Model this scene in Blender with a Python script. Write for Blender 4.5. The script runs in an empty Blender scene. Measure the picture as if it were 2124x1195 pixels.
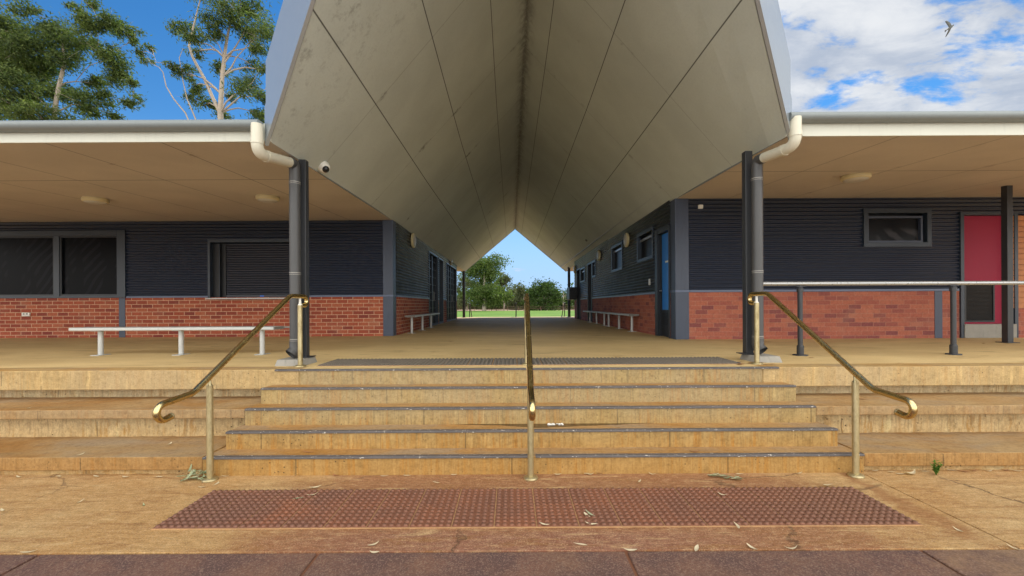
import bpy, math, random
from mathutils import Vector, Matrix
random.seed(11)
sc = bpy.context.scene
COL = sc.collection
R = math.radians

# ------------------------------------------------------------------ camera
W, F = 2124.0, 920.0            # photograph width, focal length in its pixels
VX, VY = 1060.0, 633.0          # where level lines running away from the camera meet
H = 1.488                       # eye height above the forecourt
ROLL = 0.0052
FL = 0.80                       # veranda floor height
cam_d = bpy.data.cameras.new('camera')
cam = bpy.data.objects.new('camera', cam_d); COL.objects.link(cam)
cam_d.sensor_width = 36; cam_d.lens = 36 * F / W
cam_d.shift_x = (1062 - VX) / W; cam_d.shift_y = (VY - 597.5) / W
cam_d.clip_start = 0.05; cam_d.clip_end = 3000
cam.matrix_world = Matrix.Translation((0, 0, H)) @ Matrix.Rotation(R(90), 4, 'X') @ Matrix.Rotation(-ROLL, 4, 'Z')
sc.camera = cam

def uv_(x, y):
    u, v = x - VX, VY - y
    c, s = math.cos(ROLL), math.sin(ROLL)
    return u * c + v * s, v * c - u * s
def at(x, y, D):
    u, v = uv_(x, y); return Vector((u / F * D, D, H + v / F * D))
def onz(x, y, z):
    u, v = uv_(x, y); return at(x, y, F * (z - H) / v)
def onx(x, y, X):
    u, v = uv_(x, y); return at(x, y, F * X / u)

# ------------------------------------------------------------------ mesh builder
class MB:
    def __init__(s): s.v = []; s.f = []; s.uv = []; s.sm = []
    def face(s, pts, uvs=None, smooth=False):
        i = len(s.v); s.v += [tuple(p) for p in pts]; s.f.append(tuple(range(i, i + len(pts))))
        s.uv.append(uvs); s.sm.append(smooth); return s
    def raw(s, vs, fs, smooth=True):
        i = len(s.v); s.v += [tuple(p) for p in vs]
        for f in fs: s.f.append(tuple(k + i for k in f)); s.uv.append(None); s.sm.append(smooth)
        return s
    def box(s, x0, x1, y0, y1, z0, z1):
        if x0 > x1: x0, x1 = x1, x0
        if y0 > y1: y0, y1 = y1, y0
        vs = [(x0,y0,z0),(x1,y0,z0),(x1,y1,z0),(x0,y1,z0),(x0,y0,z1),(x1,y0,z1),(x1,y1,z1),(x0,y1,z1)]
        return s.raw(vs, [(3,2,1,0),(4,5,6,7),(0,1,5,4),(1,2,6,5),(2,3,7,6),(3,0,4,7)], False)
    def tube(s, path, rad, n=12, caps=True, smooth=True):
        path = [Vector(p) for p in path]; m = len(path)
        rs = rad if isinstance(rad, (list, tuple)) else [rad] * m
        vs = []; ref = None
        for i, p in enumerate(path):
            t = (path[min(i+1, m-1)] - path[max(i-1, 0)]).normalized()
            if ref is None:
                ref = Vector((1,0,0)) if abs(t.x) < 0.9 else Vector((0,1,0))
            a = (ref - t * ref.dot(t))
            if a.length < 1e-5: a = t.orthogonal()
            a.normalize(); b = t.cross(a); ref = a
            vs += [p + (a * math.cos(2*math.pi*k/n) + b * math.sin(2*math.pi*k/n)) * rs[i] for k in range(n)]
        fs = [(i*n+k, i*n+(k+1)%n, (i+1)*n+(k+1)%n, (i+1)*n+k) for i in range(m-1) for k in range(n)]
        s.raw(vs, fs, smooth)
        if caps:
            s.face(list(reversed(vs[:n]))); s.face(vs[-n:])
        return s
    def lathe(s, prof, c, ax=(0,0,1), n=24, smooth=True):
        """prof: (radius, height along ax)"""
        ax = Vector(ax).normalized(); a = ax.orthogonal().normalized(); b = ax.cross(a); c = Vector(c)
        vs = []
        for r, h in prof:
            vs += [c + ax*h + (a*math.cos(2*math.pi*k/n) + b*math.sin(2*math.pi*k/n))*max(r,1e-4) for k in range(n)]
        fs = [(i*n+k, i*n+(k+1)%n, (i+1)*n+(k+1)%n, (i+1)*n+k) for i in range(len(prof)-1) for k in range(n)]
        return s.raw(vs, fs, smooth)
    def build(s, name, mat, parent=None, loc=None, bevel=0):
        off = Vector(loc) if loc is not None else (Vector(parent['_w']) if parent is not None else Vector((0,0,0)))
        me = bpy.data.meshes.new(name)
        me.from_pydata([(x-off.x, y-off.y, z-off.z) for x, y, z in s.v], [], s.f)
        ul = me.uv_layers.new(name='UVMap'); ud = [0.0] * (2 * len(me.loops))
        for p in me.polygons:
            q = s.uv[p.index]; n = p.normal
            for j, li in enumerate(p.loop_indices):
                if q: a, b = q[j]
                else:
                    x, y, z = s.v[me.loops[li].vertex_index]
                    if abs(n.y) >= abs(n.x) and abs(n.y) >= abs(n.z): a, b = x, z
                    elif abs(n.x) >= abs(n.z): a, b = y, z
                    else: a, b = x, y
                ud[2*li] = a; ud[2*li+1] = b
        ul.data.foreach_set('uv', ud)
        me.polygons.foreach_set('use_smooth', s.sm)
        me.materials.append(mat); me.update()
        o = bpy.data.objects.new(name, me); COL.objects.link(o)
        if parent is not None: 
            o.parent = parent
            o['_w'] = tuple(off)
            if loc is not None: o.location = off - Vector(parent['_w'])
        else: o.location = off; o['_w'] = tuple(off)
        if bevel:
            b = o.modifiers.new('bevel', 'BEVEL'); b.width = bevel; b.segments = 2; b.limit_method = 'ANGLE'; b.angle_limit = R(40)
        return o
def tag(o, label=None, cat=None, group=None, kind=None):
    if label: o['label'] = label
    if cat: o['category'] = cat
    if group: o['group'] = group
    if kind: o['kind'] = kind
    return o
def empty(name, loc, label=None, cat=None, group=None):
    o = bpy.data.objects.new(name, None); COL.objects.link(o); o.location = loc; o['_w'] = tuple(loc)
    o.empty_display_size = 0.2
    return tag(o, label, cat, group)
def copy_tree(o, loc=None, parent=None, label=None):
    c = o.copy(); COL.objects.link(c)
    if parent: c.parent = parent
    if loc is not None: c.location = loc
    if label: c['label'] = label
    for ch in list(o.children): copy_tree(ch, None, c)
    return c

# ------------------------------------------------------------------ materials
class NT:
    def __init__(s, name):
        s.m = bpy.data.materials.new(name); s.m.use_nodes = True
        s.t = s.m.node_tree; s.b = s.t.nodes['Principled BSDF']
    def n(s, ty, ins=None, **kw):
        o = s.t.nodes.new(ty)
        for k, v in kw.items(): setattr(o, k, v)
        for k, v in (ins or {}).items(): s.set(o.inputs[k], v)
        return o
    def set(s, sock, v):
        if hasattr(v, 'is_output'): s.t.links.new(v, sock)
        elif isinstance(v, (tuple, list)) and sock.type == 'RGBA' and len(v) == 3: sock.default_value = (*v, 1)
        else: sock.default_value = v
    def math(s, op, a, b=0.0, c=None):
        o = s.n('ShaderNodeMath', operation=op); s.set(o.inputs[0], a); s.set(o.inputs[1], b)
        if c is not None: s.set(o.inputs[2], c)
        return o.outputs[0]
    def pos(s): return s.n('ShaderNodeNewGeometry').outputs['Position']
    def uvn(s): return s.n('ShaderNodeTexCoord').outputs['UV']
    def xyz(s, v):
        o = s.n('ShaderNodeSeparateXYZ', {0: v}); return o.outputs
    def scale(s, v, sc_):
        o = s.n('ShaderNodeMapping', {'Vector': v, 'Scale': sc_}); return o.outputs[0]
    def noise(s, v, scale, detail=4, rough=0.55, dist=0.0):
        return s.n('ShaderNodeTexNoise', {'Vector': v, 'Scale': scale, 'Detail': detail, 'Roughness': rough, 'Distortion': dist}).outputs[0]
    def vor(s, v, scale, feat='F1'):
        return s.n('ShaderNodeTexVoronoi', {'Vector': v, 'Scale': scale}, feature=feat)
    def ramp(s, f, stops):
        o = s.n('ShaderNodeValToRGB', {0: f}); e = o.color_ramp.elements
        while len(e) < len(stops): e.new(0.5)
        for k, (p, c) in enumerate(stops):
            e[k].position = p; e[k].color = (*c, 1) if isinstance(c, tuple) else (c, c, c, 1)
        return o.outputs[0]
    def smooth(s, f, a, b, lo=0.0, hi=1.0):
        o = s.n('ShaderNodeMapRange', {0: f, 1: a, 2: b, 3: lo, 4: hi}, interpolation_type='SMOOTHSTEP'); return o.outputs[0]
    def mix(s, f, a, b, mode='MIX'):
        o = s.n('ShaderNodeMix', data_type='RGBA', blend_type=mode)
        s.set(o.inputs[0], f); s.set(o.inputs[6], a); s.set(o.inputs[7], b); return o.outputs[2]
    def bump(s, h, strength=0.3, dist=0.01):
        o = s.n('ShaderNodeBump', {'Height': h, 'Strength': strength, 'Distance': dist})
        s.t.links.new(o.outputs[0], s.b.inputs['Normal']); return o
    def out(s, color=None, rough=None, metal=None, spec=None):
        if color is not None: s.set(s.b.inputs['Base Color'], color)
        if rough is not None: s.set(s.b.inputs['Roughness'], rough)
        if metal is not None: s.set(s.b.inputs['Metallic'], metal)
        if spec is not None: s.set(s.b.inputs['Specular IOR Level'], spec)
        return s.m

def painted(name, c, rough=0.5, var=0.12, metal=0.0, spec=0.5, sc_=6.0, bump=0.0, dirt=0.0):
    k = NT(name); p = k.pos()
    n1 = k.noise(p, sc_, 5, 0.6); n2 = k.noise(p, sc_*7, 4, 0.6)
    d = tuple(x*(1-var) for x in c); l = tuple(min(1, x*(1+var)) for x in c)
    col = k.mix(k.math('ADD', k.math('MULTIPLY', n1, 0.65), k.math('MULTIPLY', n2, 0.35)), d, l)
    if dirt:
        col = k.mix(k.math('MULTIPLY', k.smooth(k.noise(k.scale(p, (7, 7, 1.2)), 3, 6, 0.65), 0.52, 0.72), dirt), col, tuple(x*0.45 for x in c))
    r = k.smooth(n2, 0.3, 0.7, max(0, rough-0.035), min(1, rough+0.035))
    if bump: k.bump(n2, bump, 0.004)
    return k.out(col, r, metal, spec)

def brick(name, cols, mortar, msize=0.011, sat=1):
    k = NT(name); u = k.uvn()
    b = k.n('ShaderNodeTexBrick', {'Vector': u, 'Color1': (0,0,0), 'Color2': (1,1,1), 'Mortar': (0.5,0.5,0.5), 'Scale': 1.0,
            'Mortar Size': msize*0.62, 'Mortar Smooth': 0.05, 'Bias': 0.0, 'Brick Width': 0.24, 'Row Height': 0.086})
    bc = k.n('ShaderNodeSeparateColor', {0: b.outputs[0]}).outputs[0]
    col = k.ramp(bc, [(0.0, cols[0]), (0.35, cols[1]), (0.7, cols[2]), (1.0, cols[3])])
    nn = k.noise(k.pos(), 28, 5, 0.65); n2 = k.noise(k.pos(), 2.2, 4, 0.6)
    col = k.mix(k.smooth(nn, 0.35, 0.75, 0, 0.55), col, k.mix(1.0, col, (0.55, 0.5, 0.5), 'MULTIPLY'))
    col = k.mix(k.smooth(n2, 0.5, 0.75, 0, 0.3), col, (0.32, 0.20, 0.14))
    mc = k.mix(k.smooth(nn, 0.3, 0.7), mortar, tuple(x*0.7 for x in mortar))
    col = k.mix(b.outputs[1], col, mc)
    k.bump(k.math('SUBTRACT', k.math('MULTIPLY', nn, 0.25), b.outputs[1]), 0.6, 0.006)
    return k.out(col, 0.82, 0, 0.25)

def concrete(name, top, side, stain, streak=1.0, pits=1.0, bumpy=0.25):
    """weathered concrete: blotched top, rust and damp streaks and blow-holes on vertical faces"""
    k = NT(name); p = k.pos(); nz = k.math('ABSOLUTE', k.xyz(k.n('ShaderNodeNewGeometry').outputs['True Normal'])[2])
    big = k.noise(p, 0.9, 6, 0.62, 0.4); med = k.noise(p, 5.5, 6, 0.65, 0.3); fine = k.noise(p, 60, 4, 0.7)
    drag = k.noise(k.scale(p, (0.7, 5.5, 1)), 2.0, 5, 0.6, 0.5)
    ct = k.mix(k.smooth(big, 0.35, 0.7), top, stain)
    ct = k.mix(k.smooth(drag, 0.45, 0.75, 0, 0.55), ct, tuple(x*0.62 for x in top))
    ct = k.mix(k.smooth(med, 0.5, 0.8, 0, 0.4), ct, tuple(min(1, x*1.35) for x in top))
    st = k.noise(k.scale(p, (16, 16, 0.7)), 1.6, 6, 0.7); st2 = k.noise(k.scale(p, (60, 60, 2.0)), 1.0, 5, 0.7)
    reg = k.noise(k.scale(p, (1.3, 1.3, 0.3)), 1.2, 4, 0.6)
    cs = k.mix(k.smooth(med, 0.3, 0.7), side, tuple(x*0.72 for x in side))
    cs = k.mix(k.math('MULTIPLY', k.smooth(st, 0.46, 0.62), k.smooth(reg, 0.38, 0.58, 0.15, 0.95*streak)), cs, stain)
    cs = k.mix(k.smooth(st2, 0.50, 0.66, 0, 0.75*streak), cs, tuple(x*0.42 for x in side))
    cs = k.mix(k.smooth(k.noise(k.scale(p, (9, 9, 1)), 2.3, 3), 0.6, 0.72, 0, 0.45), cs, tuple(min(1, x*1.45) for x in side))
    X__, Y__, Z__ = k.xyz(p)
    cs = k.mix(k.math('MULTIPLY', k.smooth(k.math('ADD', Z__, k.math('MULTIPLY', k.math('SUBTRACT', st, 0.5), 0.5)), 0.55, 0.0), 0.55), cs, stain)
    hj = k.math('ABSOLUTE', k.math('WRAP', k.math('ADD', X__, k.math('MULTIPLY', k.math('FLOOR', k.math('DIVIDE', Z__, 0.16)), 0.43)), 0.95, -0.95))
    cs = k.mix(k.smooth(hj, 0.003, 0.008, 0.6, 0), cs, (0.07, 0.045, 0.02))
    v = k.vor(k.scale(p, (1, 1, 1.1)), 26)
    rnd = k.n('ShaderNodeSeparateColor', {0: v.outputs['Color']}).outputs[0]
    pit = k.math('MULTIPLY', k.smooth(v.outputs['Distance'], 0.10, 0.22, 1, 0), k.math('GREATER_THAN', rnd, 0.5))
    pit = k.math('MULTIPLY', pit, k.smooth(k.noise(p, 2.1, 2), 0.42, 0.6))
    cs = k.mix(k.math('MULTIPLY', pit, 0.95*pits), cs, (0.05, 0.03, 0.015))
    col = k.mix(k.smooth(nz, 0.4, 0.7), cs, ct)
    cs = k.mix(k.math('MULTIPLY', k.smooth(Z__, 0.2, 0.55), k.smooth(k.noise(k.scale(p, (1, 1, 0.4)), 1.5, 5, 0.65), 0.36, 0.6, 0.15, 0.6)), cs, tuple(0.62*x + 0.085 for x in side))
    gp = k.noise(k.scale(p, (0.6, 1.2, 1)), 1.4, 6, 0.7, 0.5)
    ct = k.mix(k.smooth(gp, 0.46, 0.66, 0, 0.6), ct, (0.34, 0.27, 0.185))
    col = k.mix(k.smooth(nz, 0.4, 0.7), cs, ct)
    mott = k.noise(p, 19, 5, 0.7)
    col = k.mix(k.smooth(mott, 0.42, 0.72, 0, 0.5), col, k.mix(1.0, col, (0.5, 0.46, 0.42), 'MULTIPLY'))
    col = k.mix(k.smooth(fine, 0.3, 0.75, 0, 0.45), col, k.mix(1.0, col, (0.45, 0.42, 0.4), 'MULTIPLY'))
    k.bump(k.math('SUBTRACT', k.math('ADD', k.math('MULTIPLY', fine, 0.5), med), k.math('MULTIPLY', pit, 1.2*pits)), bumpy, 0.008)
    return k.out(col, k.smooth(med, 0.3, 0.7, 0.72, 0.9), 0, 0.3)

def soffit_paint(name, c, stain, mode):
    """fibre-cement sheets: fine dark joints, mildew along them; UV = (fraction up the slope or X, distance)"""
    k = NT(name); u = k.uvn(); x, y, _ = k.xyz(u); p = k.pos()
    def line(val, w): return k.smooth(k.math('ABSOLUTE', val), w*0.5, w, 1, 0)
    acc = None
    for (coord, at_, w) in mode['lines']:
        l = line(k.math('SUBTRACT', x if coord == 'x' else y, at_), w)
        acc = l if acc is None else k.math('MAXIMUM', acc, l)
    per = None
    if 'period' in mode:
        ax, p0, dp, w = mode['period']
        q = k.math('WRAP', k.math('SUBTRACT', x if ax == 'x' else y, p0), dp/2, -dp/2)
        per = line(q, w); smudge = k.smooth(k.math('ABSOLUTE', q), 0.02, 0.10, 1, 0)
        smudge = k.math('MULTIPLY', smudge, k.smooth(k.noise(p, 2.6, 6, 0.7), 0.56, 0.70))
    n1 = k.noise(p, 0.7, 5, 0.6); n2 = k.noise(p, 40, 4, 0.7); n3 = k.noise(p, 6, 6, 0.7)
    col = k.mix(k.smooth(n1, 0.3, 0.7), c, tuple(v*0.86 for v in c))
    col = k.mix(k.smooth(n2, 0.35, 0.75, 0, 0.25), col, tuple(v*0.7 for v in c))
    col = k.mix(k.smooth(n3, 0.62, 0.8, 0, 0.22), col, stain)
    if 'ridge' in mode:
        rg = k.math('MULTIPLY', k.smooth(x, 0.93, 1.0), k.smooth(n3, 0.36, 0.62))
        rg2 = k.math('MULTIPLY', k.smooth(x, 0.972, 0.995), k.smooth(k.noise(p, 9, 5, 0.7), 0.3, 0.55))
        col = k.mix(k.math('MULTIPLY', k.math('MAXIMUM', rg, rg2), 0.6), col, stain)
    if per is not None:
        col = k.mix(k.math('MULTIPLY', smudge, 0.75), col, stain)
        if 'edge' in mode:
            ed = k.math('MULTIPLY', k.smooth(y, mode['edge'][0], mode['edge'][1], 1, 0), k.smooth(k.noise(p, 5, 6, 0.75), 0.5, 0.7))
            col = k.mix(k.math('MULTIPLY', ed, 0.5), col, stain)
        col = k.mix(k.math('MULTIPLY', per, mode.get('pstr', 0.45)), col, (0.06, 0.055, 0.045))
    if acc is not None:
        col = k.mix(k.math('MULTIPLY', acc, 0.85), col, (0.03, 0.027, 0.022))
    k.bump(n2, 0.08, 0.004)
    return k.out(col, 0.62, 0, 0.35)

M = {}
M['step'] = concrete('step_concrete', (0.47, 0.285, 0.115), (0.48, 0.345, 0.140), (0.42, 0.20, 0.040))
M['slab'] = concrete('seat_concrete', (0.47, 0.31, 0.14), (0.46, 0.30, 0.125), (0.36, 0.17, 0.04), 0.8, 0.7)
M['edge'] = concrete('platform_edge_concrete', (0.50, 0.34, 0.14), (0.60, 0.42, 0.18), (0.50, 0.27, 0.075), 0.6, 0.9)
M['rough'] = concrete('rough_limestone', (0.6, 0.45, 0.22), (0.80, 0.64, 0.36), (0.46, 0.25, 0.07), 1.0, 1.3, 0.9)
M['block'] = painted('grey_block', (0.30, 0.285, 0.25), 0.85, 0.25, bump=0.3, dirt=0.4)

# forecourt concrete with iron staining
k = NT('forecourt_concrete'); p = k.pos(); X_, Y_, Z_ = k.xyz(p)
big = k.noise(p, 0.75, 6, 0.62, 0.5); med = k.noise(p, 4.5, 6, 0.68, 0.4); fine = k.noise(p, 75, 4, 0.72)
sweep = k.noise(k.n('ShaderNodeMapping', {'Vector': p, 'Rotation': (0, 0, R(-32)), 'Scale': (1.0, 6.5, 1)}).outputs[0], 1.8, 6, 0.68, 0.6)
sweepf = k.noise(k.n('ShaderNodeMapping', {'Vector': p, 'Rotation': (0, 0, R(-24)), 'Scale': (8, 45, 1)}).outputs[0], 1.4, 4, 0.7)
col = k.mix(k.smooth(big, 0.32, 0.68), (0.50, 0.275, 0.095), (0.56, 0.36, 0.155))
cx = k.smooth(k.math('ABSOLUTE', k.math('SUBTRACT', X_, 0.35)), 1.0, 3.0, 1, 0)
cy = k.smooth(k.math('ABSOLUTE', k.math('SUBTRACT', Y_, 3.0)), 0.6, 1.4, 1, 0)
wob = k.math('ADD', k.math('MULTIPLY', cx, cy), k.math('MULTIPLY', k.math('SUBTRACT', med, 0.5), 0.9))
col = k.mix(k.smooth(wob, 0.15, 0.75, 0, 0.85), col, (0.30, 0.115, 0.05))
fr = k.math('MULTIPLY', k.smooth(Y_, 2.98, 2.86), k.smooth(X_, 2.2, 0.6))
fr = k.math('MULTIPLY', fr, k.smooth(X_, -1.9, -0.6))
col = k.mix(k.math('MULTIPLY', fr, 0.75), col, k.mix(med, (0.24, 0.095, 0.06), (0.33, 0.15, 0.10)))
col = k.mix(k.smooth(sweep, 0.48, 0.68, 0, 0.75), col, (0.33, 0.155, 0.05))
col = k.mix(k.smooth(sweep, 0.46, 0.30, 0, 0.6), col, (0.68, 0.47, 0.22))
gr_ = k.vor(p, 210).outputs['Color']; grs = k.n('ShaderNodeSeparateColor', {0: gr_}).outputs[0]
col = k.mix(k.smooth(grs, 0.80, 0.95, 0, 0.35), col, (0.75, 0.58, 0.36)); col = k.mix(k.smooth(grs, 0.16, 0.04, 0, 0.5), col, (0.13, 0.07, 0.035))
rs_ = k.math('ABSOLUTE', k.math('SUBTRACT', k.math('ADD', X_, k.math('MULTIPLY', k.math('SUBTRACT', med, 0.5), 0.35)), 2.90))
col = k.mix(k.math('MULTIPLY', k.smooth(rs_, 0.02, 0.13, 0.7, 0), k.smooth(Y_, 2.6, 3.0)), col, (0.32, 0.14, 0.05))
crk = k.vor(k.n('ShaderNodeMapping', {'Vector': k.n('ShaderNodeVectorMath', {0: p, 1: k.n('ShaderNodeCombineXYZ', {0: k.math('MULTIPLY', med, 0.35), 1: k.math('MULTIPLY', big, 0.35), 2: 0.0}).outputs[0]}, operation='ADD').outputs[0], 'Scale': (0.55, 0.9, 1)}).outputs[0], 0.75, 'DISTANCE_TO_EDGE').outputs['Distance']
col = k.mix(k.math('MULTIPLY', k.smooth(crk, 0.002, 0.007, 0.75, 0), k.smooth(big, 0.45, 0.6)), col, (0.10, 0.05, 0.025))
col = k.mix(k.smooth(sweepf, 0.52, 0.75, 0, 0.42), col, (0.66, 0.45, 0.22))
mott = k.noise(k.scale(p, (0.7, 1.6, 1)), 17, 6, 0.72)
col = k.mix(k.smooth(mott, 0.42, 0.70, 0, 0.38), col, k.mix(1.0, col, (0.46, 0.42, 0.38), 'MULTIPLY'))
col = k.mix(k.smooth(mott, 0.5, 0.3, 0, 0.35), col, (0.72, 0.50, 0.26))
col = k.mix(k.smooth(fine, 0.35, 0.75, 0, 0.5), col, k.mix(1.0, col, (0.4, 0.38, 0.36), 'MULTIPLY'))
k.bump(k.math('ADD', k.math('MULTIPLY', fine, 0.8), k.math('MULTIPLY', sweepf, 0.8)), 0.35, 0.006)
M['forecourt'] = k.out(col, 0.83, 0, 0.3)
# darker exposed aggregate strip
k = NT('aggregate_paving'); p = k.pos(); X_, Y_, Z_ = k.xyz(p)
sp = k.vor(p, 160).outputs['Color']; spk = k.n('ShaderNodeSeparateColor', {0: sp}).outputs[0]
med = k.noise(p, 3.2, 6, 0.66, 0.3); fine = k.noise(p, 48, 5, 0.75)
col = k.mix(k.smooth(med, 0.32, 0.7), (0.115, 0.062, 0.052), (0.20, 0.10, 0.065))
col = k.mix(k.smooth(k.math('ADD', X_, k.math('MULTIPLY', k.math('SUBTRACT', med, 0.5), 2.4)), 2.2, 3.6, 0, 0.75), col, (0.38, 0.245, 0.12))
col = k.mix(k.smooth(k.noise(p, 1.1, 4), 0.5, 0.75, 0, 0.6), col, (0.27, 0.145, 0.075))
col = k.mix(k.smooth(spk, 0.55, 1.0, 0, 0.55), col, (0.36, 0.24, 0.17))
col = k.mix(k.smooth(fine, 0.4, 0.75, 0, 0.55), col, (0.05, 0.032, 0.03))
k.bump(k.math('ADD', fine, k.math('MULTIPLY', spk, 0.5)), 0.55, 0.006)
M['aggregate'] = k.out(col, 0.8, 0, 0.35)
# veranda floor
k = NT('veranda_concrete'); p = k.pos(); X_, Y_, Z_ = k.xyz(p)
big = k.noise(k.scale(p, (0.5, 0.9, 1)), 0.9, 6, 0.6, 0.6); med = k.noise(k.scale(p, (0.8, 3.0, 1)), 3.5, 6, 0.65, 0.6); fine = k.noise(p, 55, 4, 0.7)
col = k.mix(k.smooth(big, 0.33, 0.68), (0.72, 0.53, 0.25), (0.58, 0.41, 0.185))
col = k.mix(k.smooth(med, 0.5, 0.75, 0, 0.6), col, (0.78, 0.62, 0.33))
col = k.mix(k.smooth(k.noise(k.scale(p, (0.6, 2.4, 1)), 1.7, 5, 0.7, 0.8), 0.55, 0.72, 0, 0.6), col, (0.25, 0.16, 0.07))
col = k.mix(k.smooth(fine, 0.35, 0.75, 0, 0.3), col, k.mix(1.0, col, (0.5, 0.46, 0.4), 'MULTIPLY'))
k.bump(k.math('ADD', fine, med), 0.2, 0.005)
M['floor'] = k.out(col, k.smooth(med, 0.3, 0.7, 0.6, 0.8), 0, 0.35)

M['tactile_red'] = None
k = NT('red_tactile'); p = k.pos(); X_, Y_, Z_ = k.xyz(p)
u = k.uvn(); n1 = k.noise(p, 2.6, 5, 0.65); fine = k.noise(p, 70, 4, 0.7)
til = k.n('ShaderNodeTexWhiteNoise', {'Vector': k.n('ShaderNodeVectorMath', {0: k.scale(p, (1/0.2856, 1/0.3, 0))}, operation='FLOOR').outputs[0]}, noise_dimensions='3D').outputs[0]
col = k.mix(k.smooth(k.math('ADD', k.math('MULTIPLY', n1, 0.8), k.math('MULTIPLY', til, 0.14)), 0.3, 0.8), (0.20, 0.085, 0.050), (0.29, 0.108, 0.052))
col = k.mix(k.smooth(k.math('ADD', X_, k.math('MULTIPLY', k.math('SUBTRACT', n1, 0.5), 3)), -1.0, -2.2, 0, 0.5), col, (0.18, 0.090, 0.062))
col = k.mix(k.smooth(k.math('ADD', X_, k.math('MULTIPLY', k.math('SUBTRACT', n1, 0.5), 3)), 1.4, 2.8, 0, 0.5), col, (0.19, 0.10, 0.06))
col = k.mix(k.smooth(fine, 0.4, 0.75, 0, 0.45), col, k.mix(1.0, col, (0.4, 0.38, 0.36), 'MULTIPLY'))
dz = k.smooth(Z_, 0.0125, 0.016, 0, 0.5)
col = k.mix(dz, col, (0.15, 0.075, 0.048))
k.bump(fine, 0.25, 0.004); M['tactile_red'] = k.out(col, 0.62, 0, 0.4)
M['tactile_grey'] = painted('grey_tactile', (0.13, 0.11, 0.085), 0.55, 0.35, sc_=3, bump=0.2)
M['nosing'] = painted('worn_grey_nosing', (0.095, 0.088, 0.085), 0.55, 0.45, sc_=9, bump=0.2)
k = NT('worn_nosing'); p = k.pos()
chip = k.smooth(k.noise(k.scale(p, (5, 12, 12)), 5, 5, 0.7), 0.61, 0.65)
col = k.mix(k.noise(p, 8, 5), (0.06, 0.056, 0.058), (0.15, 0.13, 0.12)); col = k.mix(chip, col, (0.7, 0.66, 0.58))
M['nosing'] = k.out(col, 0.55, 0, 0.4)
M['grout'] = painted('sandy_grout', (0.42, 0.24, 0.11), 0.9, 0.7, sc_=4)
M['joint'] = painted('joint_dark', (0.05, 0.03, 0.018), 0.9, 0.4)
M['joint_red'] = painted('joint_rust', (0.22, 0.09, 0.045), 0.85, 0.3)

M['brick_l'] = brick('red_face_brick', [(0.25,0.055,0.04),(0.37,0.085,0.045),(0.42,0.105,0.055),(0.47,0.14,0.07)], (0.66,0.40,0.26), 0.012)
M['brick_r'] = brick('pinkish_brick', [(0.24,0.075,0.07),(0.39,0.12,0.08),(0.42,0.135,0.085),(0.45,0.155,0.095)], (0.46,0.22,0.155), 0.007)
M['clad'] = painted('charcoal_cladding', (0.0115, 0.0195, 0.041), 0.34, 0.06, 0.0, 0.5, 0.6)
M['clad_shaded'] = painted('charcoal_cladding_shaded', (0.012, 0.014, 0.020), 0.38, 0.06, 0.0, 0.22, 0.6)  # same cladding, darkened and less glossy to put passage shade into it
M['trim'] = painted('slate_trim', (0.050, 0.066, 0.105), 0.42, 0.18, sc_=3, dirt=0.25)
M['flash'] = painted('slate_flashing', (0.11, 0.14, 0.22), 0.38, 0.15)
M['frame'] = painted('window_frame_slate', (0.026, 0.038, 0.056), 0.4, 0.15)
M['frame_dark'] = painted('frame_charcoal', (0.016, 0.02, 0.026), 0.4, 0.2)
M['shutter'] = painted('roller_shutter', (0.024, 0.027, 0.04), 0.4, 0.2)
M['sill'] = painted('steel_sill', (0.55, 0.55, 0.53), 0.4, 0.15)
M['fascia'] = painted('cream_fascia', (0.58, 0.58, 0.49), 0.45, 0.06, sc_=2, dirt=0.12)
M['barge'] = painted('metal_barge', (0.40, 0.44, 0.46), 0.2, 0.04, 0.45, 0.7, 1.5)
M['gutter'] = painted('zinc_gutter', (0.19, 0.215, 0.215), 0.42, 0.10, 0.0, 0.6, 3, dirt=0.15)
M['roof'] = painted('steel_roof', (0.45, 0.47, 0.47), 0.5, 0.1)
M['pvc'] = painted('cream_pvc', (0.62, 0.59, 0.47), 0.38, 0.05, dirt=0.10)
M['pipe'] = painted('charcoal_pipe', (0.062, 0.062, 0.062), 0.45, 0.2, sc_=5, dirt=0.3)
M['post'] = painted('charcoal_steel', (0.032, 0.034, 0.038), 0.45, 0.25, sc_=7, dirt=0.3)
M['band'] = painted('pipe_band', (0.32, 0.31, 0.28), 0.5, 0.2)
M['alu'] = painted('weathered_aluminium', (0.50, 0.51, 0.49), 0.42, 0.10, 0.1, 0.5, dirt=0.2)
M['alu_end'] = painted('grey_end_cap', (0.20, 0.19, 0.17), 0.6, 0.2)
M['red'] = painted('red_door_paint', (0.30, 0.014, 0.045), 0.5, 0.12, spec=0.22, sc_=2)
M['blue'] = painted('blue_door_paint', (0.018, 0.19, 0.62), 0.4, 0.12, sc_=2)
M['vent'] = painted('black_vent', (0.010, 0.011, 0.013), 0.5, 0.2)
M['timber'] = painted('orange_slats', (0.50, 0.20, 0.07), 0.6, 0.2, sc_=5)
M['white'] = painted('white_plastic', (0.75, 0.73, 0.66), 0.4, 0.05)
M['diffuser'] = painted('light_diffuser', (0.55, 0.52, 0.44), 0.35, 0.08)
M['yellowed'] = painted('yellowed_rim', (0.62, 0.53, 0.30), 0.4, 0.12)
M['black'] = painted('black_gloss', (0.01, 0.01, 0.012), 0.08, 0.1)
M['sticker'] = painted('blue_sticker', (0.02, 0.14, 0.6), 0.4, 0.05)
k = NT('brass'); p = k.pos()
n1 = k.noise(p, 22, 5, 0.7); 
M['brass'] = k.out(k.mix(k.smooth(n1, 0.35, 0.75), (0.64, 0.50, 0.24), (0.53, 0.41, 0.19)), k.smooth(n1, 0.3, 0.75, 0.14, 0.34), 1.0)
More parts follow.
